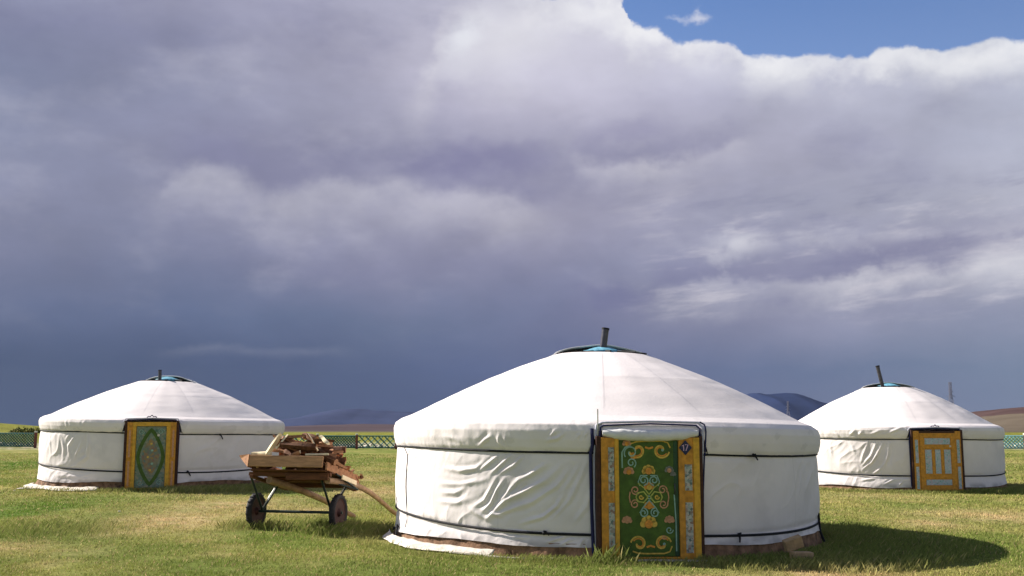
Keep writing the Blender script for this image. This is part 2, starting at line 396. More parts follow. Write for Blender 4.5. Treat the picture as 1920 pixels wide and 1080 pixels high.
M['panelgreen'] = panel_mat('painted_green_panel', [(0.12,0.19,0.12),(0.22,0.25,0.21),(0.05,0.13,0.09),(0.27,0.25,0.17),(0.08,0.15,0.15),(0.18,0.22,0.15)], 22)
M['medallion'] = panel_mat('painted_medallion', [(0.24,0.15,0.08),(0.13,0.18,0.11),(0.20,0.19,0.13),(0.30,0.18,0.05),(0.10,0.17,0.16),(0.22,0.12,0.09)], 16)
M['plank'] = mat('planed_pine', (0.42, 0.23, 0.115), 0.75, 0.3, 5, 0.3, 30, stretch=(1, 6, 6))
M['plank_dark'] = mat('weathered_board', (0.12, 0.046, 0.018), 0.8, 0.4, 5, 0.3, 30, stretch=(1, 6, 6))
M['pole'] = mat('round_pole_wood', (0.30, 0.19, 0.11), 0.75, 0.3, 8, 0.3, 30)
M['bark'] = mat('log_bark', (0.095, 0.038, 0.018), 0.9, 0.5, 14, 0.8, 40)
M['bark2'] = mat('red_bark', (0.25, 0.085, 0.03), 0.9, 0.5, 14, 0.8, 40)
M['split'] = mat('split_wood', (0.32, 0.155, 0.075), 0.8, 0.35, 14, 0.4, 40)
M['pale'] = mat('fresh_split_wood', (0.78, 0.66, 0.44), 0.8, 0.15, 14, 0.3, 40)
M['tyre'] = mat('black_rubber', (0.022, 0.020, 0.024), 0.75, 0.3, 20, 0.3, 60)
M['rim'] = mat('red_rim', (0.045, 0.012, 0.012), 0.6, 0.4, 20)
M['steel'] = mat('dark_green_steel', (0.022, 0.035, 0.034), 0.45, 0.3, 20, metal=0.3)
M['galv'] = mat('bare_steel', (0.45, 0.45, 0.42), 0.4, 0.2, 20, metal=0.5)
M['fence'] = mat('green_slat', (0.055, 0.165, 0.145), 0.7, 0.35, 3)
M['turq'] = mat('turquoise_slat', (0.30, 0.58, 0.60), 0.7, 0.25, 3)
M['post'] = mat('red_brown_post', (0.17, 0.06, 0.05), 0.8, 0.3, 5)
M['postcap'] = mat('white_post_cap', (0.62, 0.58, 0.5), 0.8, 0.1, 5)
M['stone'] = mat('pale_stone', (0.50, 0.46, 0.38), 0.9, 0.25, 6, 0.5, 20)
M['pylon'] = mat('pylon_steel', (0.16, 0.16, 0.21), 0.7, 0.1, 1)
M['brick'] = mat('sawn_block', (0.36, 0.245, 0.14), 0.85, 0.25, 12, 0.4, 40)
M['plastic'] = mat('white_sheeting', (0.55, 0.50, 0.44), 0.6, 0.35, 7, 0.4, 20)

# ------------------------------------------------------------------ ground
def gz(x, y):
    x = np.asarray(x, float); y = np.asarray(y, float)
    r = np.hypot(x, y)
    z = -0.03 + 0.24 * np.exp(-0.5 * (((x + 10) / 7.5) ** 2 + ((y - 28) / 7) ** 2))
    z = z + 0.0125 * np.clip(r - 36, 0, 40) + 0.016 * np.clip(r - 76, 0, 45)
    z = z - 0.0009 * np.clip(r - 200, 0, 1500)
    z = z + 1.5 * np.exp(-0.5 * (((x + 62) / 11) ** 2 + ((y - 110) / 9) ** 2))
    z = z + 0.03 * (fbm(x * 0.35, y * 0.35, 3) - 0.5) * np.clip(r / 8, 0, 1)
    z = z + 0.35 * (fbm(x * 0.06 + 40, y * 0.06, 3) - 0.5) * sst(80, 130, r)
    return z
GREEN = np.array((0.180, 0.222, 0.050)); LUSH = np.array((0.095, 0.185, 0.018)); YEL = np.array((0.315, 0.300, 0.090)); TAN = np.array((0.56, 0.42, 0.22)); DEAD = np.array((0.20, 0.155, 0.075))
def gp(px, py):
    d = ray(px, py); t = (CAMZ + 0.03) / -d[2]; return d[0] * t, d[1] * t
PATCH = [  # px, py, rx, ry (pixels), kind, strength
  (330,985,110,16,'T',1.0),(430,962,110,12,'T',.9),(240,1003,60,9,'T',.8),(370,940,90,8,'T',.4),(150,935,120,7,'T',.45),
  (700,935,60,12,'T',.9),(560,968,60,8,'T',.7),(690,905,70,10,'T',.7),(20,1032,60,12,'T',.7),(120,1040,90,9,'T',.35),
  (1860,968,120,12,'T',1.0),(1740,983,60,8,'T',.8),(1640,930,110,7,'T',.5),(1560,1078,130,10,'T',.9),(1880,912,60,8,'T',.6),(1300,1085,100,8,'T',.7),
  (1830,872,60,6,'T',.5),(640,893,60,6,'T',.5),
  (20,975,70,22,'L',1.0),(30,880,90,16,'L',1.0),(560,1010,200,30,'L',.25),(640,990,60,9,'L',.6),(690,850,80,14,'L',.35),(1650,910,160,12,'L',.25),(500,905,120,9,'L',.5)]
PW = []
for px, py, rx, ry, k, st in PATCH:
    x0, y0 = gp(px, py); ya = gp(px, py - ry)[1]; yb = gp(px, min(py + ry, 1400))[1]
    PW.append((x0, y0, rx / FPX * y0, (ya - yb) / 2, k, st))
def gcol(x, y, fine=True):
    n1 = fbm(x * 0.55, y * 0.55, 4); n2 = fbm(x * 1.7 + 50, y * 1.7, 4); n3 = fbm(x * 5 + 9, y * 5, 3)
    a = np.clip((n1 - 0.33) * 2.3, 0, 1)[:, None]
    c = GREEN * (1 - a) + YEL * a
    t = np.clip((n2 - 0.54) * 4.5, 0, 1) * 0.28 * sst(0.3, 0.6, n1)
    l = np.clip((0.42 - n2) * 3, 0, 1) * 0.35
    for x0, y0, sx, sy, k, st in PW:
        w = np.exp(-0.5 * (((x - x0) / sx) ** 2 + ((y - y0) / sy) ** 2) * 1.6) * st * np.clip(0.35 + 1.6 * (n3 - 0.25), 0, 1.3)
        if k == 'T': t = np.maximum(t, w)
        else: l = np.maximum(l, w)
    t = np.clip(t, 0, 1)[:, None]; l = np.clip(l, 0, 1)[:, None]
    c = c * (1 - l) + LUSH * l
    c = c * (1 - t) + TAN * t
    # the ground far behind the fence: dry, pale, then dark plain
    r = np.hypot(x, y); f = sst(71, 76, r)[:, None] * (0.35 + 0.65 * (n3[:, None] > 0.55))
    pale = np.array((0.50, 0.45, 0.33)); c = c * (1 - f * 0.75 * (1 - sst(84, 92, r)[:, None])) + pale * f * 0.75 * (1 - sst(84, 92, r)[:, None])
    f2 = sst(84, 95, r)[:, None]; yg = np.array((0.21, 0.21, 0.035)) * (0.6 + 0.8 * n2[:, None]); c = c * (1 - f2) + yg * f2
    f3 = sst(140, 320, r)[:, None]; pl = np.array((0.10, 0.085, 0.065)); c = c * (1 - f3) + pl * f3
    return c
def ground():
    front = np.arange(-44, 44.01, 0.22); rest = np.arange(47, 313.5, 3.0)
    A = np.radians(np.concatenate([front, rest])); na = len(A)
    Rr = [0.4]
    while Rr[-1] < 14000: Rr.append(Rr[-1] * (1.012 if 10 < Rr[-1] < 45 else 1.022 if Rr[-1] < 130 else 1.07))
    Rr = np.array(Rr); nr = len(Rr)
    RR, AA = np.meshgrid(Rr, A, indexing='ij')
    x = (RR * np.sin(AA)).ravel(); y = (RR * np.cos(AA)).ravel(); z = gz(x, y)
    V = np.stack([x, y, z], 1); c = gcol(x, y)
    i = np.arange(nr - 1)[:, None] * na; j = np.arange(na)[None, :]; j2 = (j + 1) % na
    F = np.stack([(i + j), (i + j2), (i + na + j2), (i + na + j)], -1).reshape(-1, 4)[:, ::-1]
    V = np.vstack([V, [[0, 0, gz(0, 0)]]]); c = np.vstack([c, c[:1]])
    m = bpy.data.materials.new('grass_soil'); m.use_nodes = True; nt = NT(m.node_tree); b = m.node_tree.nodes['Principled BSDF']
    a = nt.node('ShaderNodeAttribute', attribute_name='tone'); geo = nt.node('ShaderNodeNewGeometry')
    nn = nt.noise(geo.outputs['Position'], 9, 8, 0.7); n5 = nt.noise(geo.outputs['Position'], 45, 4, 0.7)
    f = nt.m('MULTIPLY', nt.mr(nn.outputs[0], 0.3, 0.7, 0.55, 1.25), nt.mr(n5.outputs[0], 0.3, 0.7, 0.6, 1.3))
    cc = nt.node('ShaderNodeCombineColor'); [nt.put(cc.inputs[k], f) for k in range(3)]
    nt.put(b.inputs['Base Color'], nt.mix(1.0, a.outputs[0], cc.outputs[0], 'MULTIPLY')); b.inputs['Roughness'].default_value = 1.0
    b.inputs['Specular IOR Level'].default_value = 0.05
    bn = nt.node('ShaderNodeBump'); bn.inputs['Strength'].default_value = 0.9; bn.inputs['Distance'].default_value = 0.05
    nt.l.new(n5.outputs[0], bn.inputs['Height']); nt.l.new(bn.outputs[0], b.inputs['Normal'])
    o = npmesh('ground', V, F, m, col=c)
    tag(o, 'grassy steppe meadow with dry tan patches', 'ground', kind='structure')
ground()

# yurt placement (centre x, centre y, wall radius, ground z)
YM = (1.50, 17.3, 3.36, -0.03); YL = (-9.56, 29.0, 3.15, 0.22); YR = (11.55, 32.0, 3.08, 0.01)

def grass():
    m = bpy.data.materials.new('grass_blade'); m.use_nodes = True; nt = NT(m.node_tree); b = m.node_tree.nodes['Principled BSDF']
    a = nt.node('ShaderNodeAttribute', attribute_name='tone'); nt.put(b.inputs['Base Color'], a.outputs[0])
    b.inputs['Roughness'].default_value = 0.8; b.inputs['Specular IOR Level'].default_value = 0.1
    tr = nt.node('ShaderNodeBsdfTranslucent'); nt.put(tr.inputs[0], a.outputs[0]); mx = nt.node('ShaderNodeMixShader'); mx.inputs[0].default_value = 0.3
    nt.l.new(b.outputs[0], mx.inputs[1]); nt.l.new(tr.outputs[0], mx.inputs[2]); nt.l.new(mx.outputs[0], m.node_tree.nodes['Material Output'].inputs[0])
    N = 520000
    d = np.exp(rng.uniform(math.log(9.5), math.log(60), N)); t = rng.uniform(-0.60, 0.60, N); x = d * t; y = d.copy()
    # clumping
    k = fbm(x * 2.3, y * 2.3, 3)
    keep = rng.random(N) < sst(0.25, 0.55, k) * 0.85 + 0.15
    x, y, d = x[keep], y[keep], d[keep]
    # extra rim of tall grass round the yurt walls and in the lee of the near yurt
    ex = []; tall = []
    def rimgrass(Y, n, a0, a1, r0, r1, h):
        th = rng.uniform(a0, a1, n); rr = Y[2] + rng.uniform(0, 1, n) ** 1.4 * (r1 - r0) + r0
        ex.append(np.stack([Y[0] + rr * np.sin(th), Y[1] - rr * np.cos(th)], 1)); tall.append(np.full(n, h) * rng.uniform(0.4, 1.3, n))
    rimgrass(YM, 9000, -1.6, 1.9, 0.16, 0.75, 0.068)
    rimgrass(YM, 9000, 0.25, 1.9, 0.2, 1.5, 0.090)
    rimgrass(YM, 5000, 0.45, 1.3, 0.8, 2.2, 0.112)
    rimgrass(YM, 1100, -0.40, 0.02, 0.18, 0.42, 0.085)
    rimgrass(YL, 5000, -1.5, 1.5, 0.12, 0.6, 0.10); rimgrass(YL, 4000, 0.3, 1.5, 0.12, 1.4, 0.13)
    rimgrass(YR, 5000, -1.5, 1.5, 0.12, 0.6, 0.09); rimgrass(YR, 2500, 0.3, 1.6, 0.12, 1.2, 0.12)
    for (cx, cy, n, s, h) in ((-4.4, 18.0, 700, 0.28, 0.13), (-2.95, 17.7, 1500, 0.35, 0.15), (-2.5, 17.5, 2200, 0.5, 0.13), (-7.6, 17.3, 2500, 0.7, 0.09), (1.22, 13.60, 90, 0.12, 0.21)):
        ex.append(rng.normal((cx, cy), s, (n, 2))); tall.append(h * rng.uniform(0.4, 1.3, n))
    E = np.vstack(ex); T = np.concatenate(tall)
    h = rng.uniform(0.014, 0.040, len(x)) * (0.6 + 0.9 * fbm(x * 0.8, y * 0.8, 2)) * (d / 12) ** 0.25
    x = np.concatenate([x, E[:, 0]]); y = np.concatenate([y, E[:, 1]]); h = np.concatenate([h, T]); ntall = len(T)
    d = np.hypot(x, y)
    ok = np.ones(len(x), bool)
    for Y in (YM, YL, YR): ok &= np.hypot(x - Y[0], y - Y[1]) > Y[2] + 0.11
    for Y, a0, a1, rr1 in ((YM, -1.48, -0.60, 0.50), (YL, -1.28, -0.14, 0.55)):
        aa = np.arctan2(x - Y[0], -(y - Y[1])); dd = np.hypot(x - Y[0], y - Y[1]) - Y[2]
        ok &= ~((aa > a0) & (aa < a1) & (dd < rr1 * (0.55 + 0.6 * fbm(aa * 7 + 3, aa * 0, 2))) & (rng.random(len(x)) < 0.93))
    istall = np.zeros(len(x), bool); istall[-ntall:] = True
    x, y, h, d, istall = x[ok], y[ok], h[ok], d[ok], istall[ok]
    n = len(x); z = gz(x, y) - 0.004
    w = 0.0042 * (d / 12) * rng.uniform(0.6, 1.5, n); w[istall] *= 0.5
    th = rng.uniform(0, 2 * math.pi, n); wx, wy = np.cos(th) * w, np.sin(th) * w
    le = rng.uniform(0.1, 0.9, n) * h; la = rng.uniform(0, 2 * math.pi, n)
    lx, ly = np.cos(la) * le + 0.15 * h, np.sin(la) * le
    P0 = np.stack([x - wx, y - wy, z], 1); P1 = np.stack([x + wx, y + wy, z], 1); P2 = np.stack([x + lx * .4 + wx * .7, y + ly * .4 + wy * .7, z + h * .6], 1); P3 = np.stack([x + lx, y + ly, z + h], 1)
    V = np.stack([P0, P1, P2, P3], 1).reshape(-1, 3)
    b4 = np.arange(n)[:, None] * 4; F = b4 + np.array([[0, 1, 2, 3]])
    c = gcol(x, y); br = rng.uniform(0.65, 1.45, n)[:, None]; c = c * br
    dry = rng.random(n) < 0.10; c[dry] = TAN * rng.uniform(0.6, 1.2, dry.sum())[:, None]
    c[istall] = c[istall] * 0.5 + np.array((0.21, 0.235, 0.07)) * 0.5
    C = np.repeat(c, 4, 0)
    o = npmesh('grass', V, F, m, smooth=False, col=C)
    tag(o, 'short meadow grass with taller tufts along the yurt walls', 'grass', kind='stuff')
grass()

# ------------------------------------------------------------------ distant hills
def ridge(name, pts, Y, depth, color, label, n=160, rough=0.0, seed=0):
    """pts: silhouette (px,py) read at distance Y; built as a rounded hill body with front and back slopes"""
    P = [at(px, py, Y) for px, py in pts]
    xs = np.linspace(P[0][0], P[-1][0], n); zs = np.interp(xs, [p[0] for p in P], [p[2] for p in P])
    zs = zs + (fbm(xs / (Y * 0.012) + seed, xs * 0 + seed, 5) - 0.5) * rough * Y / FPX
    S = np.linspace(-1, 1, 25); V = []; base = gz(0, Y * 0.98)
    for s in S:
        k = (1 - s * s) ** 0.8 if abs(s) < 1 else 0
        yy = Y + s * depth; nz = (fbm(xs / (depth * .25) + 3 * s + seed, xs * 0 + 5 * s, 4) - 0.5) * 0.25
        V.append(np.stack([xs, np.full(n, yy), base - 3 + (zs - base + 3) * np.clip(k * (1 + nz * (abs(s) > 0.04)), 0, 1.0)], 1))
    V = np.vstack(V); i = np.arange(24)[:, None] * n; j = np.arange(n - 1)[None, :]
    F = np.stack([i + j, i + j + 1, i + n + j + 1, i + n + j], -1).reshape(-1, 4)
    mt = mat(name + '_tint', color, 1.0, 0.18, 0.004 if Y > 2000 else 0.02, spec=0.0)
    o = npmesh(name, V, F, mt); tag(o, label, 'hill', kind='structure'); return o
ridge('mountain', [(1290,790),(1340,765),(1390,748),(1412,736),(1430,740),(1462,738),(1485,744),(1520,756),(1560,765),(1620,775),(1700,790),(1780,800)], 5600, 900, (0.020, 0.031, 0.078), 'dark blue mountain rising beyond the plain', rough=3, seed=4)  # storm-cloud shade and the blue of distance are put into this colour
ridge('hills', [(300,806),(420,800),(520,792),(580,781),(630,770),(662,765),(700,769),(760,772),(860,776),(980,786),(1100,798),(1200,806)], 5200, 900, (0.041, 0.052, 0.104), 'faint purple hills on the horizon', rough=3, seed=9)  # bluish tint paints cloud shade and far haze into the hills' colour
ridge('slope', [(1700,806),(1760,800),(1800,785),(1840,777),(1870,770),(1920,765),(2050,752),(2300,735)], 1500, 420, (0.07, 0.045, 0.045), 'brown bare slope rising to the right', rough=1.5, seed=2)
ridge('slope', [(1640,806),(1760,800),(1830,790),(1880,782),(1920,776),(2050,768),(2300,760)], 1000, 260, (0.11, 0.09, 0.07), 'pale tan rise in front of the brown slope', rough=1.5, seed=6)
ridge('plain', [(-300,803),(0,800),(300,803),(560,801),(640,797),(700,796),(900,799),(1200,803)], 2500, 900, (0.075, 0.058, 0.066), 'flat brownish plain behind the meadow', rough=1.5, seed=12)

# ------------------------------------------------------------------ yurt
def fold_field(T, Z, R, folds):
    """sum of ridge profiles along polylines given in (arc metres, z)"""
    D = np.zeros_like(T); U = T * R
    for pts, amp, sg in folds:
        best = np.full(T.shape, 1e9); along = np.zeros(T.shape); side = np.zeros(T.shape)
        L = [0]
        for a, b in zip(pts[:-1], pts[1:]): L.append(L[-1] + math.hypot(b[0] - a[0], b[1] - a[1]))
        us = [p[0] for p in pts]; zs = [p[1] for p in pts]
        sel = (U > min(us) - 4 * sg) & (U < max(us) + 4 * sg) & (Z > min(zs) - 4 * sg) & (Z < max(zs) + 4 * sg)
        if not sel.any(): continue
        u = U[sel]; z = Z[sel]; bb = np.full(u.shape, 1e9); al = np.zeros(u.shape)
        for i, (a, b) in enumerate(zip(pts[:-1], pts[1:])):
            dx, dz = b[0] - a[0], b[1] - a[1]; l2 = dx * dx + dz * dz + 1e-9
            t = np.clip(((u - a[0]) * dx + (z - a[1]) * dz) / l2, 0, 1)
            dd = np.hypot(u - a[0] - t * dx, z - a[1] - t * dz); q = dd < bb
            bb[q] = dd[q]; al[q] = (L[i] + t[q] * math.sqrt(l2)) / L[-1]
        taper = np.sin(np.pi * np.clip(al * 0.90 + 0.05, 0, 1)) * (0.55 + 0.8 * fbm(u * 5, z * 5, 2)); sg_ = sg * (0.65 + 0.8 * fbm(u * 3 + 5, z * 3, 2))
        D[sel] += amp * taper * (np.exp(-(bb / sg_) ** 2) - 0.40 * np.exp(-((bb - 1.9 * sg_) / (1.2 * sg_)) ** 2))
    return D

def wood_px_to_uv(cx, cy, R, rz, zoff):
    def f(px, py):
        d = ray(px, py); A = d[0] ** 2 + d[1] ** 2; B = -2 * (d[0] * cx + d[1] * cy); C = cx * cx + cy * cy - R * R
        disc = B * B - 4 * A * C
        t = (-B - math.sqrt(max(disc, 0))) / (2 * A)
        X, Y, Z = d[0] * t - cx, d[1] * t - cy, CAMZ + d[2] * t - zoff
        th = math.atan2(X, -Y) - rz      # angle from the door direction, + to the right
        return th * R, Z
    return f

def yurt(Y, rz, label, zbelt, zcrown, door, lower, folds, tilt=(0, 0), nt=1500, nz=110, crown=None, seed=0, base_h=0.09, flare=0.05, chim=None, mode='green', drumh=0.5):
    cx, cy, R, z0 = Y
    root = empty('yurt', (cx, cy, z0), rz); tag(root, label, 'yurt', 'white felt yurts on the meadow')
    dw, dh = door                                    # half width, top of the door
    ta = math.asin((dw + 0.05) / R)
    pl = lambda x, y: tilt[0] * x + tilt[1] * y
    # ---- wall canvas
    def wall_r(T, Z):
        r = R - 0.012 * np.sin(np.clip((Z - lower) / (zbelt - lower), 0, 1) * math.pi) * -1.6
        r = r + flare * sst(lower, 0.0, Z) + 0 * T
        r = r - 0.012 * np.exp(-((Z - lower - lowsag(T)) / 0.035) ** 2)
        return r
    def lowsag(T): return 0.10 * sst(0.4, 1.6, np.abs(T))
    T1 = np.linspace(ta, 2 * math.pi - ta, nt); Tn = np.where(T1 > math.pi, T1 - 2 * math.pi, T1)
    Zs = np.linspace(0, 1, nz)
    TT, SS = np.meshgrid(Tn, Zs, indexing='ij')
    bot = base_h + 0.02 * np.sin(TT * 7 + seed) + 0.035 * (fbm(TT * 6 + seed, TT * 0, 3) - 0.5)
    ZZ = bot + (zbelt + 0.04 - bot) * SS
    rr = wall_r(TT, ZZ)
    rr = rr + fold_field(TT, ZZ, R, folds)
    rr = rr + 0.010 * (fbm(TT * R * 1.1 + seed, ZZ * 1.5 + seed, 3) - 0.5)
    # fine vertical gathers running down from the belt and up from the hem
    gath = fbm(TT * R * 9 + seed, ZZ * 0.9, 2) - 0.5
    rr = rr + 0.010 * gath * (0.35 + 0.65 * np.exp(-((ZZ - zbelt) / 0.25) ** 2) + 0.7 * np.exp(-((ZZ - lower) / 0.2) ** 2))
    u_ = TT * R; w1 = fbm(u_ * 0.9 + seed, ZZ * 1.1, 3) * 2.2
    rid = 1 - np.abs(2 * fbm(u_ * 1.6 - ZZ * 1.9 + w1, ZZ * 0.9 + u_ * 0.35 + seed, 2) - 1)
    rid2 = 1 - np.abs(2 * fbm(u_ * 4.2 - ZZ * 2.4 + w1 * 1.5, ZZ * 1.6 + u_ * 0.5 + 7, 2) - 1)
    msk = 0.35 + 0.65 * sst(0.35, 0.65, fbm(u_ * 0.5 + 3 + seed, ZZ * 0.6, 2))
    msk = msk * (1 - 0.95 * np.exp(-((ZZ - lower - lowsag(TT)) / 0.07) ** 4)) * sst(zbelt, zbelt - 0.12, ZZ)
    rr = rr + msk * (0.018 * (rid ** 5) + 0.007 * (rid2 ** 4))
    X = rr * np.sin(TT); Yv = -rr * np.cos(TT)
    V = np.stack([X, Yv, ZZ + pl(X, Yv) * SS], -1).reshape(-1, 3)
    i = np.arange(nt - 1)[:, None] * nz; j = np.arange(nz - 1)[None, :]
    F = np.stack([i + j, i + nz + j, i + nz + j + 1, i + j + 1], -1).reshape(-1, 4)
    tone = 1.0 - 0.05 * fbm(TT * R * 0.8 + 3 + seed, ZZ * 2, 3) - 0.42 * sst(base_h + 0.16, base_h - 0.02, ZZ) * sst(0.3, 0.7, fbm(TT * R * 4, ZZ * 6, 3)) - 0.07 * sst(0.55, 0.75, fbm(TT * R * 1.7 + 4, ZZ * 2.2 + seed, 4))
    seam = np.exp(-(((TT * R + 40) % 2.3 - 1.1) / 0.008) ** 2) * 0.10
    tone = (tone - seam).ravel()
    npmesh('wall_canvas', V, F, M['canvas'], root, col=np.stack([tone, tone, tone * 0.995], 1))
    # ---- base of felt and banked earth
    nb = 420; Tb = np.linspace(ta, 2 * math.pi - ta, nb); prof = [(0.05, base_h + 0.03), (0.045, base_h - 0.02), (0.075, 0.03), (0.11, -0.05), (0.12, -0.16)]
    V = []
    for k, (dr, zz) in enumerate(prof):
        lump = (fbm(Tb * R * 5.5 + k * .5 + seed, Tb * 0 + k * .6, 4) - 0.5) * (0.16 if k >= 2 else 0.03)
        r = R - 0.04 + dr + lump; V.append(np.stack([r * np.sin(Tb), -r * np.cos(Tb), zz + lump * 0.2 + 0 * Tb], 1))
    V = np.vstack(V); i = np.arange(len(prof) - 1)[:, None] * nb; j = np.arange(nb - 1)[None, :]
    F = np.stack([i + j, i + nb + j, i + nb + j + 1, i + j + 1], -1).reshape(-1, 4)
    npmesh('felt_base', V, F, M['felt'], root)
    # ---- roof canvas with its drum
    RC = 0.78
    q = [(R + 0.005, zbelt - 0.005), (R + 0.035, zbelt + 0.05), (R + 0.06, zbelt + 0.16), (R + 0.065, zbelt + 0.28), (R + 0.035, zbelt + 0.37), (R - 0.06, zbelt + 0.437), (R - 0.22, zbelt + 0.50)]
    if drumh != 0.5: q = [(a, zbelt + (b - zbelt) * drumh / 0.5) for a, b in q]
    zs0 = q[-1][1]; zc = zcrown - 0.14
    for k in range(1, 13):
        f = k / 12; q.append((R - 0.22 + (RC - R + 0.22) * f, zs0 + (zc - zs0) * (f + 0.055 * math.sin(f * math.pi))))
    q.append((RC - 0.06, zc + 0.012)); q = np.array(q)
    L = np.concatenate([[0], np.cumsum(np.hypot(*np.diff(q, axis=0).T))]); L /= L[-1]
    ns = 120; nth = max(720, nt * 3 // 4); TH = np.linspace(-math.pi, math.pi, nth, endpoint=False)
    S0 = np.concatenate([np.linspace(0, 0.3, 60), np.linspace(0.3, 1, ns - 60 + 1)[1:]])
    ztop = dh + 0.075; s_door = np.interp(ztop, q[:6, 1], L[:6])
    cut = sst(ta + 0.035, ta - 0.015, np.abs(TH + 0.0)) * s_door
    TT, SS = np.meshgrid(TH, S0, indexing='ij'); SS = cut[:, None] + SS * (1 - cut[:, None])
    rr = np.interp(SS, L, q[:, 0]); ZZ = np.interp(SS, L, q[:, 1])
    hem = 0.02 * (fbm(TT * 9 + seed, TT * 0, 3) - 0.5) * sst(0.06, 0, SS); ZZ = ZZ + hem
    sl = sst(0.2, 0.3, SS) * sst(1.0, 0.9, SS)
    poles = 26
    sag = -0.006 * (0.5 - 0.5 * np.cos(TT * poles)) * sl * (1.2 - SS)
    quilt = -0.010 * sl * (fbm(TT * 2.5 * np.maximum(rr, .8) / 3 + seed, SS * 5, 3) - 0.5) * 3
    ZZ = ZZ + sag + quilt + 0.0025 * sl * (((TT + math.pi) / (2 * math.pi) * 14 + 0.3 * seed) % 1) + 0.004 * sst(0.595, 0.615, SS) * sst(1.0, .7, SS)
    rr = rr + fold_field(TT, ZZ, R, folds) * sst(0.22, 0.12, SS) * 1.0
    wr = (fbm(TT * R * 4 + seed + TT * 0, ZZ * 2.5 + TT * 5, 4) - 0.5) * 0.035 * sst(0.24, 0.02, SS)
    rr = rr + wr
    X = rr * np.sin(TT); Yv = -rr * np.cos(TT)
    V = np.stack([X, Yv, ZZ + pl(X, Yv)], -1).reshape(-1, 3)
    i = np.arange(nth)[:, None] * len(S0); i2 = ((np.arange(nth) + 1) % nth)[:, None] * len(S0); j = np.arange(len(S0) - 1)[None, :]
    F = np.stack([i + j, i2 + j, i2 + j + 1, i + j + 1], -1).reshape(-1, 4)
    sec = np.floor((TT + math.pi) / (2 * math.pi) * 14 + 0.3 * seed).astype(int); ringi = (SS > 0.62).astype(int) + (SS > 0.83).astype(int)
    tn = _tab[(sec * 7 + 3) % 256, (ringi * 31 + int(seed * 10)) % 256]
    edge_ = np.abs(((TT + math.pi) / (2 * math.pi) * 14 + 0.3 * seed) % 1 - 0.0)
    tone = 1 - 0.13 * tn * sst(0.24, 0.34, SS) - 0.04 * fbm(TT * 3, SS * 6 + seed, 3) - 0.035 * np.exp(-(edge_ / 0.015) ** 2) * sst(0.25, 0.35, SS)
    tone = tone - 0.09 * (fbm(TT * R * 2.5 + 8, SS * 14 + seed, 4) > 0.66) * sst(0.3, 0.1, SS)
    tone = tone.ravel()
    npmesh('roof_canvas', V, F, M['canvas'], root, col=np.stack([tone, tone, tone * 0.995], 1))
    # ---- belts
    def belt(zf, w, rf, a0, a1, name, n=160):
        mb = MB(); P = []; prof2 = [(-w / 2, 0.0), (-w / 4, 0.012), (w / 4, 0.012), (w / 2, 0.0)]
        vs = []
        for k in range(n + 1):
            a = a0 + (a1 - a0) * k / n; aa = (a + math.pi) % (2 * math.pi) - math.pi; zz = zf(aa)
            for dz, dr in prof2:
                r = rf(aa, zz + dz) + dr; X, Yy = r * math.sin(aa), -r * math.cos(aa)
                vs.append((X, Yy, zz + dz + pl(X, Yy)))
        fs = [(4 * k + m_, 4 * k + 4 + m_, 4 * k + 5 + m_, 4 * k + 1 + m_) for k in range(n) for m_ in range(3)]
        mb.add(vs, fs, 0, True); return mb.build(name, M['rope'], root)
    belt(lambda a: zbelt - 0.004 + 0.008 * math.sin(a * 5 + seed), 0.030, lambda a, z: R + 0.012, ta - 0.03, 2 * math.pi - ta + 0.03, 'upper_belt')
    belt(lambda a: lower + float(lowsag(a)) + 0.008 * math.sin(a * 4 + seed), 0.036, lambda a, z: float(wall_r(np.array(a), np.array(z))) + 0.020, ta - 0.02, 2 * math.pi - ta + 0.02, 'lower_belt')
    def onwall(a, z, off=0.02): 
        r = float(wall_r(np.array(a), np.array(z))) + off if z < zbelt else R + 0.06 + off
        return (r * math.sin(a), -r * math.cos(a), z + pl(r * math.sin(a), -r * math.cos(a)))
    return root, onwall, pl, R, zc, ta

def spiral(cx, cz, r, turns=1.3, a0=0.0, sgn=1, n=22, inner=0.25):
    return [(cx + (r * (1 - (1 - inner) * t)) * math.cos(a0 + sgn * t * turns * 2 * math.pi), cz + (r * (1 - (1 - inner) * t)) * math.sin(a0 + sgn * t * turns * 2 * math.pi)) for t in [i / n for i in range(n + 1)]]

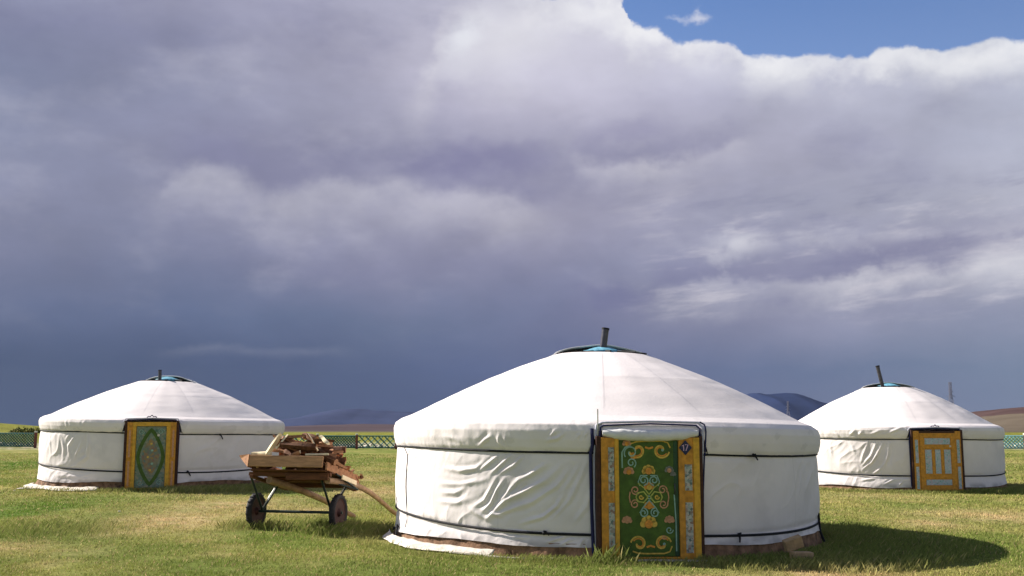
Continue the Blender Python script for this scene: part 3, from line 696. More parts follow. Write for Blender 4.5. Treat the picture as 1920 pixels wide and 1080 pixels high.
def door_main(root, R, dh, dw):
    """green leaf with scrollwork in an ochre frame; local door plane faces -Y"""
    yf = -(R + 0.085)
    X = lambda px: (px - 1223) / 142.0
    Z = lambda py: dh - (py - 820) / 142.0
    ph = Z(1050)
    fr = MB()
    def bx(mb, x0, x1, z0, z1, y0, y1, mi=0, bev=0.006): mb.box(((x0 + x1) / 2, (y0 + y1) / 2, (z0 + z1) / 2), (x1 - x0, abs(y1 - y0), z1 - z0), None, mi, bev)
    # jambs, head, sill
    bx(fr, X(1128), X(1153), ph, dh, yf, yf + 0.16, 0); bx(fr, X(1153), X(1161), ph + 0.10, dh, yf - 0.008, yf + 0.16, 1)
    bx(fr, X(1275), X(1303), ph, dh, yf, yf + 0.16, 0); bx(fr, X(1303), X(1315), ph, dh, yf - 0.006, yf + 0.16, 1)
    bx(fr, X(1153), X(1275), Z(822), dh + 0.04, yf + 0.002, yf + 0.16, 0)
    bx(fr, X(1153), X(1275), ph, Z(1039), yf - 0.01, yf + 0.16, 0)
    bx(fr, X(1119), X(1128), ph, dh + 0.02, yf + 0.02, yf + 0.2, 2); bx(fr, X(1315), X(1322), ph, dh + 0.02, yf + 0.02, yf + 0.2, 2)
    f = fr.build('door_frame', [M['orange'], M['yellow'], M['brown']], root)
    for (a, b) in ((1141, 1152), (1286, 1300)):
        for (c, d) in ((838 if a < 1200 else 870, 918), (940, 1032)):
            p = MB(); bx(p, X(a), X(b), Z(d), Z(c), yf - 0.006, yf + 0.01, 0, 0.002); p.build('painted_panel', M['panel'], f)
    lf = MB(); yl = yf + 0.035
    bx(lf, X(1161.5), X(1274.5), Z(1038.5), Z(823), yl, yl + 0.05, 0, 0.003)
    bx(lf, X(1266), X(1274.5), Z(1038), Z(823.5), yl - 0.006, yl + 0.01, 1, 0.002)  # darker green strip down the right edge of the leaf
    yo = yl - 0.004
    px = lambda x: 1100 + x / 3.857
    py = lambda y: 780 + y / 3.857
    def rib(pts, w, mi): lf.strip([(X(px(a)), yo - 0.0006 * mi, Z(py(b))) for a, b in pts], (0, -1, 0), w * 1.4, mi)
    def ring(cx, cy, r, w, mi, turns=1.25, a0=0.0, sgn=1): rib(spiral(cx, cy, r, turns, a0, sgn), w, mi)
    def bud(cx, cy, r, mi1, mi2):
        for k in range(5):
            a = math.pi * (1 + k / 4)
            lf.disc((X(px(cx + r * .6 * math.cos(a))), yo - 0.0006 * mi1, Z(py(cy - r * .55 * abs(math.sin(a)) * 1))), r * .36 / 3.857 / 142, mi=mi1)
        lf.disc((X(px(cx)), yo - 0.008, Z(py(cy))), r * .45 / 3.857 / 142, mi=mi2)
    G, O, T, P, Lm, Gy = 2, 3, 4, 5, 6, 7
    for s, yb, yc in ((1, 180, 245), (-1, 975, 908)):
        rib([(330, yb + 18 * s), (370, yb + 4 * s), (430, yb), (560, yb), (600, yb + 12 * s), (618, yb + 50 * s)], 0.013, G)
        ring(548, yc, 64, 0.016, G, 1.0, 0.2 * s, s); ring(548, yc, 48, 0.012, O, 0.8, 0.5 * s, s)
        ring(378, yc, 62, 0.016, G, 1.0, math.pi - 0.2 * s, -s); ring(378, yc, 46, 0.012, O, 0.8, math.pi - .5 * s, -s)
        rib([(432, yc - 22 * s), (462, yc - 12 * s), (492, yc - 22 * s)], 0.018, O)
        lf.disc((X(px(560)), yo - 0.007, Z(py(yc))), 0.018, mi=T)
    rib([(263, 370), (262, 260), (285, 225), (330, 205)], 0.013, T); ring(328, 262, 52, 0.012, T, 1.2, 2.5); ring(330, 335, 36, 0.012, T, 1.3, 1.0, -1)
    ring(345, 280, 26, 0.014, O, 1.2)
    bud(298, 200, 34, P, O); bud(310, 400, 42, P, O); bud(607, 390, 36, Gy, P); bud(635, 420, 24, Gy, Gy); bud(292, 745, 40, P, P); bud(602, 745, 40, P, P)
    rib([(640, 560), (650, 760), (650, 960)], 0.012, T); ring(600, 810, 28, 0.010, T, 1.2); ring(560, 860, 18, 0.010, P, 1.1)
    # central medallion
    cxm, cym = 456, 578
    bud(455, 395, 52, G, O); rib([(415, 415), (430, 378), (455, 366), (482, 378), (497, 415)], 0.012, G)
    for s in (-1, 1):
        ring(cxm + s * 38, 460, 36, 0.012, T, 1.4, math.pi / 2, s); rib([(cxm + s * 10, 425), (cxm + s * 60, 425), (cxm + s * 78, 470), (cxm + s * 66, 500)], 0.010, T)
        ring(cxm + s * 100, 528, 34, 0.012, P, 1.4, 0.5, -s); ring(cxm + s * 104, 628, 34, 0.012, P, 1.4, -0.5, s)
        rib([(cxm + s * 8, 578), (cxm + s * 40, 540), (cxm + s * 84, 548), (cxm + s * 96, 578), (cxm + s * 84, 608), (cxm + s * 40, 616), (cxm + s * 8, 578)], 0.013, Lm)
        ring(cxm + s * 58, 578, 18, 0.012, G, 1.1)
        rib([(cxm + s * 138, 540), (cxm + s * 144, 578), (cxm + s * 138, 616)], 0.011, P)
        rib([(cxm, 560), (cxm + s * 40, 510), (cxm + s * 80, 480)], 0.010, Lm); rib([(cxm, 600), (cxm + s * 45, 650), (cxm + s * 70, 690)], 0.010, T)
        ring(cxm + s * 42, 690, 34, 0.012, T, 1.4, -math.pi / 2, -s)
    bud(458, 510, 42, O, G); bud(455, 645, 42, O, O); ring(cxm, 578, 16, 0.012, T, 1.0)
    bud(450, 768, 66, G, O); lf.disc((X(px(450)), yo - 0.009, Z(py(765))), 0.026, mi=O)
    leaf = lf.build('door_leaf', [M['green'], M['dgreen'], M['gold'], M['ogold'], M['teal'], M['peach'], M['lime'], M['greypaint']], root)
    # house number plate: a dark diamond reading 17
    pm = MB(); cx, cz = X(1288), Z(839); rr = 0.088
    pm.add([(cx - rr, yf - 0.012, cz), (cx, yf - 0.012, cz - rr * 1.1), (cx + rr, yf - 0.012, cz), (cx, yf - 0.012, cz + rr * 1.1), (cx - rr, yf - 0.002, cz), (cx, yf - 0.002, cz - rr * 1.1), (cx + rr, yf - 0.002, cz), (cx, yf - 0.002, cz + rr * 1.1)],
           [(0,1,2,3),(0,4,5,1),(1,5,6,2),(2,6,7,3),(3,7,4,0)], 0)
    yy = yf - 0.0145; h = 0.040
    pm.strip([(cx - 0.048, yy, cz + h * .55), (cx - 0.028, yy, cz + h), (cx - 0.024, yy, cz - h)], (0, -1, 0), 0.013, 1)
    pm.strip([(cx - 0.006, yy, cz + h), (cx + 0.034, yy, cz + h), (cx + 0.004, yy, cz - h)], (0, -1, 0), 0.013, 1)
    pm.build('number_plate', [M['plate'], M['pink']], f)
    hd = MB(); hd.tube([(X(1266), yl - 0.02, Z(906)), (X(1266), yl - 0.05, Z(906)), (X(1266), yl - 0.05, Z(925)), (X(1266), yl - 0.02, Z(925))], 0.007); hd.build('handle', M['iron'], leaf)

def door_simple(root, R, dh, dw, z0, style):
    yf = -(R + 0.075); hgt = dh - z0
    def bx(mb, x0, x1, a, b, y0, y1, mi=0, bev=0.005): mb.box(((x0 + x1) / 2, (y0 + y1) / 2, (a + b) / 2), (x1 - x0, abs(y1 - y0), b - a), None, mi, bev)
    fr = MB()
    if style == 'diamond':
        bx(fr, -dw, -dw + .13, z0, dh, yf, yf + .15, 0); bx(fr, dw - .13, dw, z0, dh, yf, yf + .15, 0)
        bx(fr, -dw + .13, -dw + .21, z0 + .1, dh - .1, yf - .006, yf + .15, 1); bx(fr, dw - .23, dw - .13, z0 + .1, dh - .1, yf - .006, yf + .15, 1)
        bx(fr, -dw + .13, dw - .13, dh - .1, dh, yf - .003, yf + .15, 1); bx(fr, -dw + .13, dw - .13, z0, z0 + .1, yf - .003, yf + .15, 0)
        bx(fr, -dw - .07, -dw, z0 + .02, dh + .03, yf + .03, yf + .2, 2); bx(fr, dw, dw + .06, z0 + .02, dh + .03, yf + .03, yf + .2, 2)
        f = fr.build('door_frame', [M['orange'], M['yellow'], M['brown']], root)
        for s in (-1, 1):
            for a, b in ((.15, .75), (.85, 1.5)):
                p = MB(); bx(p, s * (dw - .065) - .022, s * (dw - .065) + .022, z0 + a, z0 + b, yf - .005, yf + .01, 0, .001); p.build('painted_panel', M['peach'], f)
        lf = MB(); x1 = dw - .235; yl = yf + .03
        bx(lf, -dw + .215, x1, z0 + .105, dh - .105, yl, yl + .05, 0, .003)
        cx = (-dw + .215 + x1) / 2; cz = (z0 + dh) / 2; hw = (x1 + dw - .215) / 2 - .03; hh = (dh - z0) / 2 - .13
        N = 28; sh = lambda k, s: (cx + s * hw * math.copysign(abs(math.cos(k)) ** 1.7, math.cos(k)), cz + s * hh * math.copysign(abs(math.sin(k)) ** 1.3, math.sin(k)))
        outer = [sh(2 * math.pi * k / N, .92) for k in range(N)]
        lf.strip([(a, yl - .004, b) for a, b in outer], (0, -1, 0), .085, 1, True)
        lf.add([(a, yl - .003, b) for a, b in [sh(2 * math.pi * k / N, .64) for k in range(N)]], [tuple(range(N))], 2)
        for k in range(5): lf.disc((cx + .06 * math.sin(k * 2.3), yl - .006, cz - .32 + k * .16), .028, mi=(3, 4)[k % 2])
        for sx in (-1, 1):
            for sz in (-1, 1):
                lf.strip([(cx + sx * (hw * .72) + a, yl - .005, cz + sz * hh * .86 + b) for a, b in [(q[0], q[1]) for q in spiral(0, 0, .075, 1.3, 0, sx)]], (0, -1, 0), .014, 4)
        leaf = lf.build('door_leaf', [M['panelgreen'], M['green'], M['medallion'], M['gold'], M['teal']], root)
        k = MB(); k.disc((cx + .17, yl - .012, dh - .32), .03, mi=0); k.box((cx + .17, yl, dh - .32), (.05, .016, .05), None, 0, .004); k.build('white_tag', M['postcap'], leaf)
    else:
        bx(fr, -dw, -dw + .16, z0, dh, yf + .012, yf + .15, 0); bx(fr, dw - .16, dw, z0, dh, yf + .012, yf + .15, 0)
        bx(fr, -dw + .16, dw - .16, dh - .05, dh, yf + .01, yf + .15, 1); bx(fr, -dw + .16, dw - .16, z0, z0 + .08, yf + .01, yf + .15, 0)
        bx(fr, -dw - .05, -dw, z0 + .02, dh + .03, yf + .03, yf + .2, 1); bx(fr, dw, dw + .07, z0 + .02, dh + .03, yf + .03, yf + .2, 1)
        f = fr.build('door_frame', [M['orange'], M['brown']], root)
        for s in (-1, 1):
            for a, b in ((.12, .72), (.82, 1.45)):
                p = MB(); bx(p, s * (dw - .08) - .04, s * (dw - .08) + .04, z0 + a, z0 + b, yf + .004, yf + .02, 0, .002); p.build('painted_panel', M['panelblue'], f)
        lf = MB(); x = dw - .165; yl = yf - .005
        bx(lf, -x, x, z0 + .085, dh - .055, yl + .012, yl + .06, 0, .003)
        # raised rails and stiles
        H0, H1 = z0 + .085, dh - .055
        for (a, b, c, d) in ((-x + .001, -x + .12, H0 + .001, H1 - .001), (x - .12, x - .001, H0 + .001, H1 - .001), (-x + .12, x - .12, H1 - .12, H1 - .001), (-x + .12, x - .12, H0 + .001, H0 + .12), (-x + .12, x - .12, H1 - .42, H1 - .33), (-x + .12, x - .12, H0 + .31, H0 + .42)):
            bx(lf, a, b, c, d, yl, yl + .02, 0, .004)
        ww = (2 * x - .24)
        for k in (1, 2): bx(lf, -x + .12 + ww * k / 3 - .035, -x + .12 + ww * k / 3 + .035, H0 + .42, H1 - .42, yl, yl + .02, 0, .004)
        leaf = lf.build('door_leaf', [M['orange']], root)
        for (a, b, c, d) in [(-x + .14, x - .14, H1 - .31, H1 - .14), (-x + .14, x - .14, H0 + .14, H0 + .29)] + [(-x + .12 + ww * k / 3 + (.05 if k else .02), -x + .12 + ww * (k + 1) / 3 - (.05 if k < 2 else .02), H0 + .45, H1 - .45) for k in range(3)]:
            p = MB(); bx(p, a, b, c, d, yl + .006, yl + .02, 0, .003); p.build('painted_panel', M['panelblue'], leaf)
        k = MB(); k.box((x - .15, yl - .01, H1 - .36), (.05, .02, .05), None, 0, .004); k.build('white_tag', M['postcap'], leaf)

def surf_pt(x, z, R, zbelt, off):
    r = R + 0.05 if z > zbelt else R + 0.02
    if z > zbelt + 0.32: r = R + 0.055 - 0.35 * (z - zbelt - 0.32)
    return (x, -math.sqrt(r * r - x * x) - off, z)

def trim(root, R, zbelt, dh, dw, pl, big=True, zl=0.2):
    """ribbon edging of the door opening"""
    top = dh + 0.16 if big else dh + 0.05
    def run(pts, w, m, off, name):
        P = []
        for (a, b), (c, d) in zip(pts[:-1], pts[1:]):
            n = max(2, int(math.hypot(c - a, d - b) / 0.06))
            P += [(a + (c - a) * k / n, b + (d - b) * k / n) for k in range(n)]
        P.append(pts[-1])
        mb = MB(); mb.tube([surf_pt(a, b, R, zbelt, off + 0.01) for a, b in P], w / 2, 6); return mb.build(name, M[m], root)
    L, Rr = -dw - 0.055, dw + 0.04
    if big:
        run([(L + .05, dh - .04), (L + .07, top - .03), (L + .11, top), (0, top + .02), (Rr - .08, top), (Rr - .03, top - .05), (Rr - .04, dh - .3), (Rr - .065, .9), (Rr - .08, zl + .1)], 0.026, 'navy', 0.012, 'door_trim')
        run([(L + .0, dh - .02), (L + .02, top + .0), (L + .10, top + .035), (0, top + .05), (Rr - .04, top + .035), (Rr + .015, top - .04), (Rr - .0, dh - .3), (Rr - .03, .9), (Rr - .045, zl + .35)], 0.036, 'lilac', 0.0, 'door_trim')
        run([(Rr - .02, top + .045), (Rr + .045, top + .01), (Rr + .06, top - .08), (Rr + .035, dh - .3), (Rr + .01, .9), (Rr - .005, zl + .25)], 0.022, 'navy', 0.004, 'door_trim')
        run([(L - .04, top - .04), (L - .035, dh - .1), (L - .055, zbelt), (L - .05, .7), (L - .03, zl)], 0.05, 'navy', 0.004, 'door_trim')
        run([(L - .005, dh - .1), (L - .015, .7), (L, zl)], 0.03, 'lilac', 0.0, 'door_trim')
    else:
        run([(L - .01, zl), (L - .01, zbelt), (L + .01, dh), (L + .06, top), (0, top + .02), (Rr - .06, top), (Rr + .01, dh - .05), (Rr + .02, zbelt), (Rr + .01, zl)], 0.034, 'navy', 0.006, 'door_trim')
        run([(L - .05, dh), (L + .0, top + .03), (0, top + .05), (Rr - .02, top + .03), (Rr + .06, dh - .05)], 0.03, 'lilac', 0.0, 'door_trim')
        mb = MB(); c = surf_pt(-.02, top + .09, R, zbelt, .0); mb.tube([(c[0] + .12 * q, c[1] + .02 * abs(q) + .012 * (1 - abs(q)), c[2] - .02 + .035 * (1 - abs(q)) * (1 + .5 * math.cos(q * 9))) for q in [k / 8 - 1 for k in range(17)]], 0.012, 6)
        mb.build('cloth_motif', M['navy'], root)

def rolled_flap(root, R, dh, dw, zbelt, pl, th=0.075):
    mb = MB(); n = 40; P = []; rad = []
    for k in range(n + 1):
        x = -dw - 0.0 + (2 * dw + 0.0) * k / n
        z = dh + 0.055 - 0.03 * math.sin(math.pi * k / n) + 0.003 * math.sin(k * .9)
        P.append((x, -math.sqrt((R + 0.05) ** 2 - x * x) - 0.035 + 0.004 * math.sin(k * 2.1), z)); rad.append(th * (0.55 + 0.45 * min(1, 6 * k / n, 6 * (n - k) / n)) * (1 + 0.012 * math.sin(k * 1.9)))
    mb.tube(P, rad, 14); mb.build('rolled_door_flap', M['cloth'], root)

def crown(root, R, zc, pl, open_dir=0.0, chim=(0, 0, 0.45, 0, 0), rad=0.76, flap_from=0.2, blue=True, seed=0, pr=0.06, flapc=1.0):
    g = MB(); n = 48
    g.tube([(rad * .90 * math.cos(2 * math.pi * k / n), rad * .90 * math.sin(2 * math.pi * k / n), zc - 0.03 + pl(rad * math.cos(2 * math.pi * k / n), 0)) for k in range(n + 1)], 0.028, 8)
    ring = g.build('crown_ring', M['crownblue'], root)
    hub = MB(); hr = 0.32
    hub.tube([(hr * math.cos(2 * math.pi * k / 32), hr * math.sin(2 * math.pi * k / 32), zc + 0.055) for k in range(33)], 0.03, 8)
    N = 14
    vs = [(hr * (1 - j / 6) * math.cos(2 * math.pi * k / 32), hr * (1 - j / 6) * math.sin(2 * math.pi * k / 32), zc + 0.07 + 0.085 * math.sin(math.pi / 2 * j / 6)) for j in range(6) for k in range(32)]
    hub.add(vs, [(j * 32 + k, j * 32 + (k + 1) % 32, (j + 1) * 32 + (k + 1) % 32, (j + 1) * 32 + k) for j in range(5) for k in range(32)] + [tuple(5 * 32 + k for k in range(32))], 0, True)
    hub.build('crown_dome', M['crownblue'], ring)
    for k in range(10):
        a = 2 * math.pi * (k + .5) / 10; sb = MB()
        sb.tube([(r * math.cos(a), r * math.sin(a), zc + 0.02 + 0.05 * math.cos(r / rad * math.pi / 2)) for r in (rad * .97, rad * .75, hr)], 0.016, 6); sb.build('spoke', M['soot'], ring)
    # rain cover folded back over the far part of the opening
    fl = MB(); nr, na = 14, 60; vs = []
    for i in range(nr + 1):
        for j in range(na + 1):
            u = -1 + 2 * j / na
            v = flap_from + (1.55 - flap_from) * i / nr
            x = u * (0.98 - 0.1 * abs(v)); y = v
            c, s_ = math.cos(open_dir), math.sin(open_dir)
            X, Yy = x * c - y * s_, x * s_ + y * c
            r = math.hypot(X, Yy)
            slope = (zc - 0.0) - max(0, r - rad) * 0.42
            dome = 0.165 * flapc * max(0, 1 - (r / (rad * 1.08)) ** 2)
            z = slope + 0.012 + dome + 0.006 * math.sin(u * 9 + v * 4 + seed) * (1 if r < 1.3 else .5)
            vs.append((X, Yy, z + pl(X, Yy)))
    fs = [(i * (na + 1) + j, i * (na + 1) + j + 1, (i + 1) * (na + 1) + j + 1, (i + 1) * (na + 1) + j) for i in range(nr) for j in range(na)]
    fl.add(vs, fs, 0, True)
    hem = MB(); hem.tube([vs[j] for j in range(na + 1)], 0.013, 6); o = fl.build('rain_cover', M['cloth'], root); hem.build('cover_hem', M['cloth'], o); md = o.modifiers.new('solid', 'SOLIDIFY'); md.thickness = 0.014
    x0, y0, h, lx, ly = chim; p = MB()
    b = Vector((x0, y0, zc - 0.1)); t = Vector((x0 + lx, y0 + ly, zc + 0.05 + h)); dz = (t - b)
    p.tube([b, b + dz * .5, t], pr, 18, cap=False); 
    p.tube([t - dz * .04, t + dz * .012], pr * 1.12, 18, mi=1, cap=True); p.tube([b + dz * .45, b + dz * .47], pr * 1.07, 18, mi=0)
    p.build('stove_pipe', [M['iron'], M['soot']], root)

def knot(root, onw, a, z, s=1.0, down=0.1, side=0.03, name='rope_tie'):
    mb = MB(); p = Vector(onw(a, z, 0.03)); rnd = random.Random(int(a * 100 + z * 77))
    for k in range(3):
        q = [p + Vector((rnd.uniform(-.02, .02), -.012, rnd.uniform(-.02, .02))) * s for _ in range(4)]
        mb.tube(q, 0.013 * s, 6)
    e = Vector(onw(a + side, z - down, 0.035)); mb.tube([p, (p + e) / 2 + Vector((0, -.02, .01)), e], [0.014 * s, .012 * s, .009 * s], 6)
    return mb.build(name, M['rope'], root)

# ---- main yurt
rzM = R_(5.6)
uv = wood_px_to_uv(YM[0], YM[1], YM[2], rzM, YM[3])
def Zf(*p, s=4): return [uv(700 + a / 4, 810 + b / 4) for a, b in p]
fM = [
 (Zf((1400,262),(1385,290),(1300,370),(1150,450),(1000,520),(870,640)), .028, .030),
 (Zf((1475,290),(1380,410),(1200,530),(1000,600),(850,660)), .026, .028),
 (Zf((1445,450),(1380,560),(1280,640),(1100,690)), .026, .028),
 (Zf((1310,245),(1180,330),(1060,395)), .022, .028),
 (Zf((860,225),(780,290),(650,310),(540,290)), .018, .030),
 (Zf((940,195),(860,260),(790,315)), .018, .022), (Zf((1040,185),(960,260),(880,335)), .018, .022), (Zf((1125,195),(1050,270),(950,325)), .018, .022),
 (Zf((930,350),(880,450),(840,520),(740,580)), .016, .024), (Zf((990,360),(930,450),(890,540),(830,600)), .016, .022),
 (Zf((1060,400),(1010,470),(930,550)), .016, .022), (Zf((1150,380),(1080,450),(980,510)), .014, .022),
 (Zf((720,420),(620,470),(520,465)), .014, .03), (Zf((900,350),(820,380),(650,410),(500,400)), .012, .03), (Zf((760,500),(640,540),(500,530)), .010, .03),
 (Zf((1620,190),(1560,330),(1470,520),(1340,660)), .016, .026), (Zf((1560,240),(1460,400),(1380,480)), .012, .026), (Zf((1650,420),(1600,560),(1500,690)), .012, .03),
 (Zf((980,640),(900,620),(860,650)), .012, .02), (Zf((700,560),(820,640),(900,670)), .010, .025),
 (Zf((1000,735),(1180,765),(1350,770)), .016, .018), (Zf((1290,830),(1380,800),(1470,775)), .018, .022), (Zf((1545,855),(1580,795)), .016, .022), (Zf((1400,850),(1460,815),(1520,800)), .012, .018), (Zf((1040,790),(1200,790)), .010, .018),
 (Zf((300,640),(420,690),(600,700)), .006, .03),
 # drum of the roof
 (Zf((900,50),(840,95),(800,130)), .020, .022), (Zf((960,40),(950,90),(990,140)), .012, .02), (Zf((1370,5),(1340,40),(1345,70)), .020, .02), (Zf((1440,20),(1390,60),(1300,80)), .018, .02),
 (Zf((1560,20),(1530,55)), .016, .018), (Zf((1600,15),(1580,50)), .014, .016), (Zf((1000,60),(1010,120)), .010, .016), (Zf((700,100),(560,60)), .008, .03)]
uv2 = lambda px, py: uv(px, py)
rM, onM, plM, RM, zcM, taM = yurt(YM, rzM, 'largest and nearest white yurt with a green scrollwork door and number plate', 1.385, 3.06, (0.675, 1.60), 0.315, fM, tilt=(-0.020, 0.0), nt=1700, nz=125, seed=1.3, base_h=0.185, flare=0.06)
door_main(rM, RM, 1.60, 0.675)
trim(rM, RM, 1.385, 1.60, 0.675, plM, True, 0.10)
rolled_flap(rM, RM, 1.60, 0.64, 1.385, plM)
crown(rM, RM, zcM, plM, open_dir=0.0, chim=(-0.03, -0.10, 0.40, 0.075, 0.0), flap_from=0.02, seed=1, pr=0.058)
for a, z, s, dn, sd in ((0.45, 1.385, 1.2, .06, .035), (0.38, .33, 1.2, .10, -.004), (-0.42, .325, 1.3, .03, .02)): knot(rM, onM, a, z, s, dn, sd)
# cord, edge rope and corner ties on the left and right flanks
th_ = lambda px, py: uv(px, py)[0] / RM
mb = MB(); mb.tube([onM(th_(766, 840) + .004 * math.sin(k), 1.385 - k * .12, .012) for k in range(11)], 0.007, 6); mb.build('side_cord', M['cord'], rM)
knot(rM, onM, th_(752, 988), 0.17, 1.4, .12, .02)
knot(rM, onM, th_(748, 985), 0.13, 1.3, .02, -.02)
a_ = th_(1531, 940); mb = MB(); mb.tube([onM(a_, .52, .012), onM(a_, .42, .02), onM(a_, .25, .03), onM(a_ - .01, .10, .05)], 0.018, 6); mb.build('side_cord', M['rope'], rM)
# thin rod tied beside the door
a_ = th_(1121, 830); mb = MB(); q0 = Vector(onM(a_, 1.30, .05)); mb.tube([q0, q0 + Vector((0, -.02, .66))], 0.009, 8)
mb.build('antenna_rod', M['galv'], rM)

# ---- left yurt
rzL = R_(12.4); uvl = wood_px_to_uv(YL[0], YL[1], YL[2], rzL, YL[3])
ZL = lambda *p: [uvl(40 + a * 520 / 1920, 680 + b * 520 / 1920) for a, b in p]
fL = [(ZL((460,480),(470,560),(460,650),(400,690)), .03, .04), (ZL((380,500),(330,580),(340,650)), .022, .035), (ZL((430,520),(400,600),(360,680)), .018, .03), (ZL((280,520),(300,600),(290,680)), .018, .04),
      (ZL((340,490),(310,540)), .015, .03), (ZL((200,500),(210,640)), .012, .04), (ZL((500,760),(420,790),(250,780)), .015, .03), (ZL((480,800),(350,810)), .012, .03),
      (ZL((1200,610),(1160,720)), .010, .05), (ZL((1300,560),(1320,700)), .008, .05), (ZL((560,500),(575,640)), .008, .04), (ZL((320,400),(330,450)), .015, .03), (ZL((450,400),(440,440)), .012, .03)]
rL, onL, plL, RL, zcL, taL = yurt(YL, rzL, 'left yurt with a diamond patterned green door, behind the wood cart', 1.40, 2.90, (0.575, 1.66), 0.46, fL, tilt=(-0.020, 0.012), nt=800, nz=70, seed=4.1, base_h=0.17, flare=0.03, drumh=0.42)
door_simple(rL, RL, 1.64, 0.575, -0.06, 'diamond'); trim(rL, RL, 1.40, 1.64, 0.575, plL, False, 0.12)
crown(rL, RL, zcL, plL, open_dir=-0.45, chim=(-0.17, -0.45, 0.26, -0.01, 0), flap_from=0.0, seed=5, pr=0.045, rad=.74)
for a, z, s, dn, sd in ((0.52, 1.40, 1.3, .12, .03), (0.28, .47, 1.3, .10, .02)): knot(rL, onL, a, z, s, dn, sd)
# ---- right yurt
rzR = R_(2.2); uvr = wood_px_to_uv(YR[0], YR[1], YR[2], rzR, YR[3])
ZR = lambda *p: [uvr(1460 + a * 460 / 1911, 670 + b * 460 / 1911) for a, b in p]
fR = [(ZR((860,670),(850,760),(820,860),(800,900)), .03, .035), (ZR((810,660),(770,760),(720,820),(650,880)), .024, .03), (ZR((760,670),(720,770),(650,850)), .020, .03), (ZR((700,660),(660,760),(640,830)), .016, .03),
      (ZR((780,700),(740,800),(700,880)), .016, .025), (ZR((850,800),(780,880),(730,915)), .018, .03), (ZR((400,660),(420,780)), .012, .04), (ZR((560,670),(600,760)), .012, .04), (ZR((640,960),(760,940)), .018, .025), (ZR((820,990),(900,950)), .018, .025), (ZR((930,1000),(970,960)), .02, .025),
      (ZR((560,610),(600,570)), .02, .03), (ZR((630,610),(650,580)), .018, .03), (ZR((860,590),(960,545)), .024, .03), (ZR((480,620),(440,590)), .012, .03), (ZR((720,600),(800,570)), .014, .03)]
rR, onR, plR, RR_, zcR, taR = yurt(YR, rzR, 'right yurt with an orange panelled door, partly behind the largest yurt', 1.40, 3.06, (0.66, 1.64), 0.40, fR, tilt=(-0.006, 0.0), nt=800, nz=70, seed=7.7, base_h=0.10, flare=0.05, drumh=0.44)
door_simple(rR, RR_, 1.63, 0.66, -0.06, 'panelled'); trim(rR, RR_, 1.40, 1.63, 0.66, plR, False, 0.12)
crown(rR, RR_, zcR, plR, open_dir=-0.1, chim=(-0.28, -0.30, 0.62, -0.16, 0), flap_from=0.02, seed=8, pr=0.056, rad=.76)

# ------------------------------------------------------------------ sheeting and blocks by the yurts
def sheeting(Y, rz_world, a0, a1, r0, r1, label, n=90, m=7, seed=0, thick=0.006):
    cx, cy, R, z0 = Y; V = []
    A = np.linspace(a0, a1, n)
    for k in range(m):
        f = k / (m - 1)
        r = R + r0 + (r1 - r0) * f * np.clip(-0.15 + 2.1 * fbm(A * 6 + seed, A * 0 + 2, 4), 0.05, 1.5) * np.sin(np.pi * np.clip((A - a0) / (a1 - a0) * .96 + .02, 0, 1)) ** .35 + 0.02 * fbm(A * 20 + seed, A * 0 + k, 2)
        x = cx + r * np.sin(A); y = cy - r * np.cos(A)
        z = gz(x, y) + 0.022 + 0.05 * fbm(A * 12 + seed, A * 0 + k * .7, 3) * (1 - f * .8) + 0.05 * (1 - f)
        V.append(np.stack([x, y, z], 1))
    V = np.vstack(V); i = np.arange(m - 1)[:, None] * n; j = np.arange(n - 1)[None, :]
    F = np.stack([i + j, i + n + j, i + n + j + 1, i + j + 1], -1).reshape(-1, 4)
    o = npmesh('ground_sheet', V, F, M['plastic']); md = o.modifiers.new('solid', 'SOLIDIFY'); md.thickness = thick
    tag(o, label, 'plastic sheet'); return o
sheeting(YM, 0, -1.45, -0.52, 0.10, 0.27, 'crumpled white sheeting on the grass at the left foot of the largest yurt', seed=3)
sheeting(YL, 0, -1.25, -0.16, 0.10, 0.50, 'crumpled white sheeting on the grass at the left foot of the left yurt', seed=5)
def board(a0, a1, label, rad=0.36):
    cx, cy, R, z0 = YM; mb = MB(); P = []
    for k in range(31):
        a = a0 + (a1 - a0) * k / 30; r = R + rad + .02 * math.sin(a * 9); x, y = cx + r * math.sin(a), cy - r * math.cos(a)
        P.append((x, y, float(gz(x, y)) + .03 + .008 * math.sin(a * 17)))
    mb.strip(P, (0, 0, 1), 0.055, 0); o = mb.build('base_rope', M['plastic']); md = o.modifiers.new('solid', 'SOLIDIFY'); md.thickness = 0.02
    tag(o, label, 'rope')
board(-0.72, 0.30, 'pale flat strap lying along the grass below the green scrollwork door', 0.20)
def block(c, size, rot, label):
    mb = MB(); mb.box((0, 0, 0), size, None, 0, 0.008); o = mb.build('wooden_block', M['brick']); o.location = c; o.rotation_euler = rot
    tag(o, label, 'block'); return o
bp = at(1498, 1040, 13.8)
g_ = float(gz(bp[0], 13.75))
block((bp[0] + .02, 13.75, g_ + .075), (0.27, 0.16, 0.13), (0, 0.03, 0.12), 'sawn wooden block lying flat on the grass at the right foot of the largest yurt')
block((bp[0] - .06, 13.84, g_ + .235), (0.24, 0.10, 0.15), (0.2, -0.32, 0.1), 'yellowish wooden block leaning on top of another block by the largest yurt')

